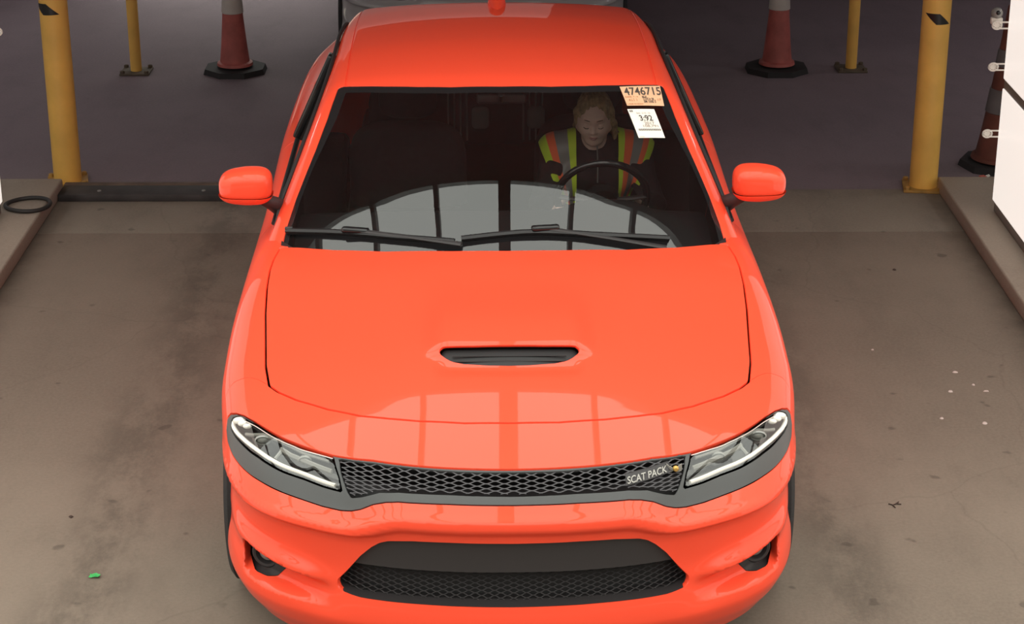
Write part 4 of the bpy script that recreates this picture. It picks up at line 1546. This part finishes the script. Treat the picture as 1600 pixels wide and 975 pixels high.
# ================================================================ small things on the ground
bm = bmesh.new()
pts = [(.118 * math.cos(a), .115 * math.sin(a), .012 + .003 * math.sin(2 * a)) for a in np.linspace(0, 2 * math.pi, 40, endpoint=False)]
add_tube(bm, pts, .0115, n=8, closed=True)
o = finish(bm, 'hose_loop', M['hose'])
o.location = (-2.525, 4.83, .086)
tag(o, 'black hose loop lying on the end of the left kerb', 'hose')
bm = bmesh.new()
bmesh.ops.create_grid(bm, x_segments=5, y_segments=4, size=.5)
random.seed(3)
for v in bm.verts:
    v.co = Vector((v.co.x * .036 + random.uniform(-.003, .003), v.co.y * .024 + random.uniform(-.003, .003), .006 + random.uniform(0, .006)))
bmesh.ops.solidify(bm, geom=bm.faces[:], thickness=.0012)
o = finish(bm, 'plastic_scrap', M['green'])
o.location = (-1.443, .912, 0)
tag(o, 'small green plastic scrap on the concrete left of the car', 'litter')
def twig(name, c, segs, r, m, lab, cat):
    bm = bmesh.new()
    for s_ in segs: add_tube(bm, [(c[0] + p[0], c[1] + p[1], r + .001) for p in s_], r, n=6)
    o = finish(bm, name, m)
    tag(o, lab, cat)
    return o
twig('dry_twig', (1.514, 1.452), [[(-.022, .01), (-.008, 0), (.012, .012)], [(-.008, 0), (-.002, -.022)], [(0, .004), (.02, .026)], [(.008, .01), (.026, .006)]], .0022, M['leaf'],
     'dark dry twig lying on the concrete right of the car', 'twig')
def speck(x, y, w, d, m, lab, cat, name, group=None):
    bm = bmesh.new()
    n = 9
    A = [bm.verts.new((x + w * math.cos(2 * math.pi * k / n) * random.uniform(.6, 1), y + d * math.sin(2 * math.pi * k / n) * random.uniform(.6, 1), .0008)) for k in range(n)]
    B = [bm.verts.new((x + (v.co.x - x) * .6, y + (v.co.y - y) * .6, .005)) for v in A]
    for k in range(n): bm.faces.new((A[k], A[(k + 1) % n], B[(k + 1) % n], B[k]))
    bm.faces.new(B)
    bm.faces.new(A[::-1])
    o = finish(bm, name, m)
    tag(o, lab, cat, group)
for (x, y, w, d, lb) in ((2.02, 2.74, .016, .011, 'largest pale paper fleck on the concrete by the right kerb'),
                     (1.955, 2.53, .014, .014, 'pale paper fleck on the right concrete, left one of the middle row'),
                     (2.11, 2.53, .018, .007, 'flat wide pale fleck on the concrete, nearest the right kerb'),
                     (2.07, 2.60, .009, .01, 'small round pale fleck just behind the flat wide one'),
                     (1.86, 2.25, .011, .012, 'pale paper fleck nearest the orange car among the right-hand flecks'),
                     (2.03, 2.20, .014, .015, 'pale paper fleck on the right concrete, nearest of the flecks'),
                     (1.70, 3.0, .008, .006, 'lone tiny pale fleck on the right concrete, farthest of the flecks')):
    speck(x, y, w, d, M['fleck'], lb, 'litter', 'paper_fleck')
speck(1.993, 4.05, .013, .014, M['leaf'], 'small dark lump on the concrete near the right kerb', 'litter', 'dirt_lump')
speck(-1.62, 1.38, .012, .014, M['leaf'], 'small dark leaf scrap on the concrete left of the car, behind the green scrap', 'litter', 'leaf_scrap')
pl_ = empty('plug', (2.765, 5.50, 0), label='small red plug with pale prongs on the dark floor by the right white panel', cat='plug')
box('plug_body', (0, 0, .020), (.036, .034, .030), M['redplug'], pl_, rot=Matrix.Rotation(R(25), 3, 'Z'), bevel=.006)
for d in (-.009, .009):
    tube('prong', [(.018 - d * .3, .012 + d, .024), (.045, .030 + d, .028)], .0032, M['bracket'], pl_, n=6)

# ================================================================ the grey car waiting behind
C2 = empty('car', (-.10, 7.1, 0), R(0), label='grey car waiting in the dark hall behind the orange car', cat='car')
skip = {'badge', 'person', 'front_seat', 'rear_bench', 'steering_wheel', 'dashboard', 'rear_view_mirror', 'cabin_floor'}
def clone(o, parent):
    c = o.copy()
    COL.objects.link(c)
    c.parent = parent
    if c.type == 'MESH' and c.material_slots and c.material_slots[0].material == M['paint']:
        c.material_slots[0].link = 'OBJECT'
        c.material_slots[0].material = M['grey_paint']
    for ch in list(o.children): clone(ch, c)
for ch in list(CAR.children):
    if ch.name.split('.')[0] not in skip: clone(ch, C2)
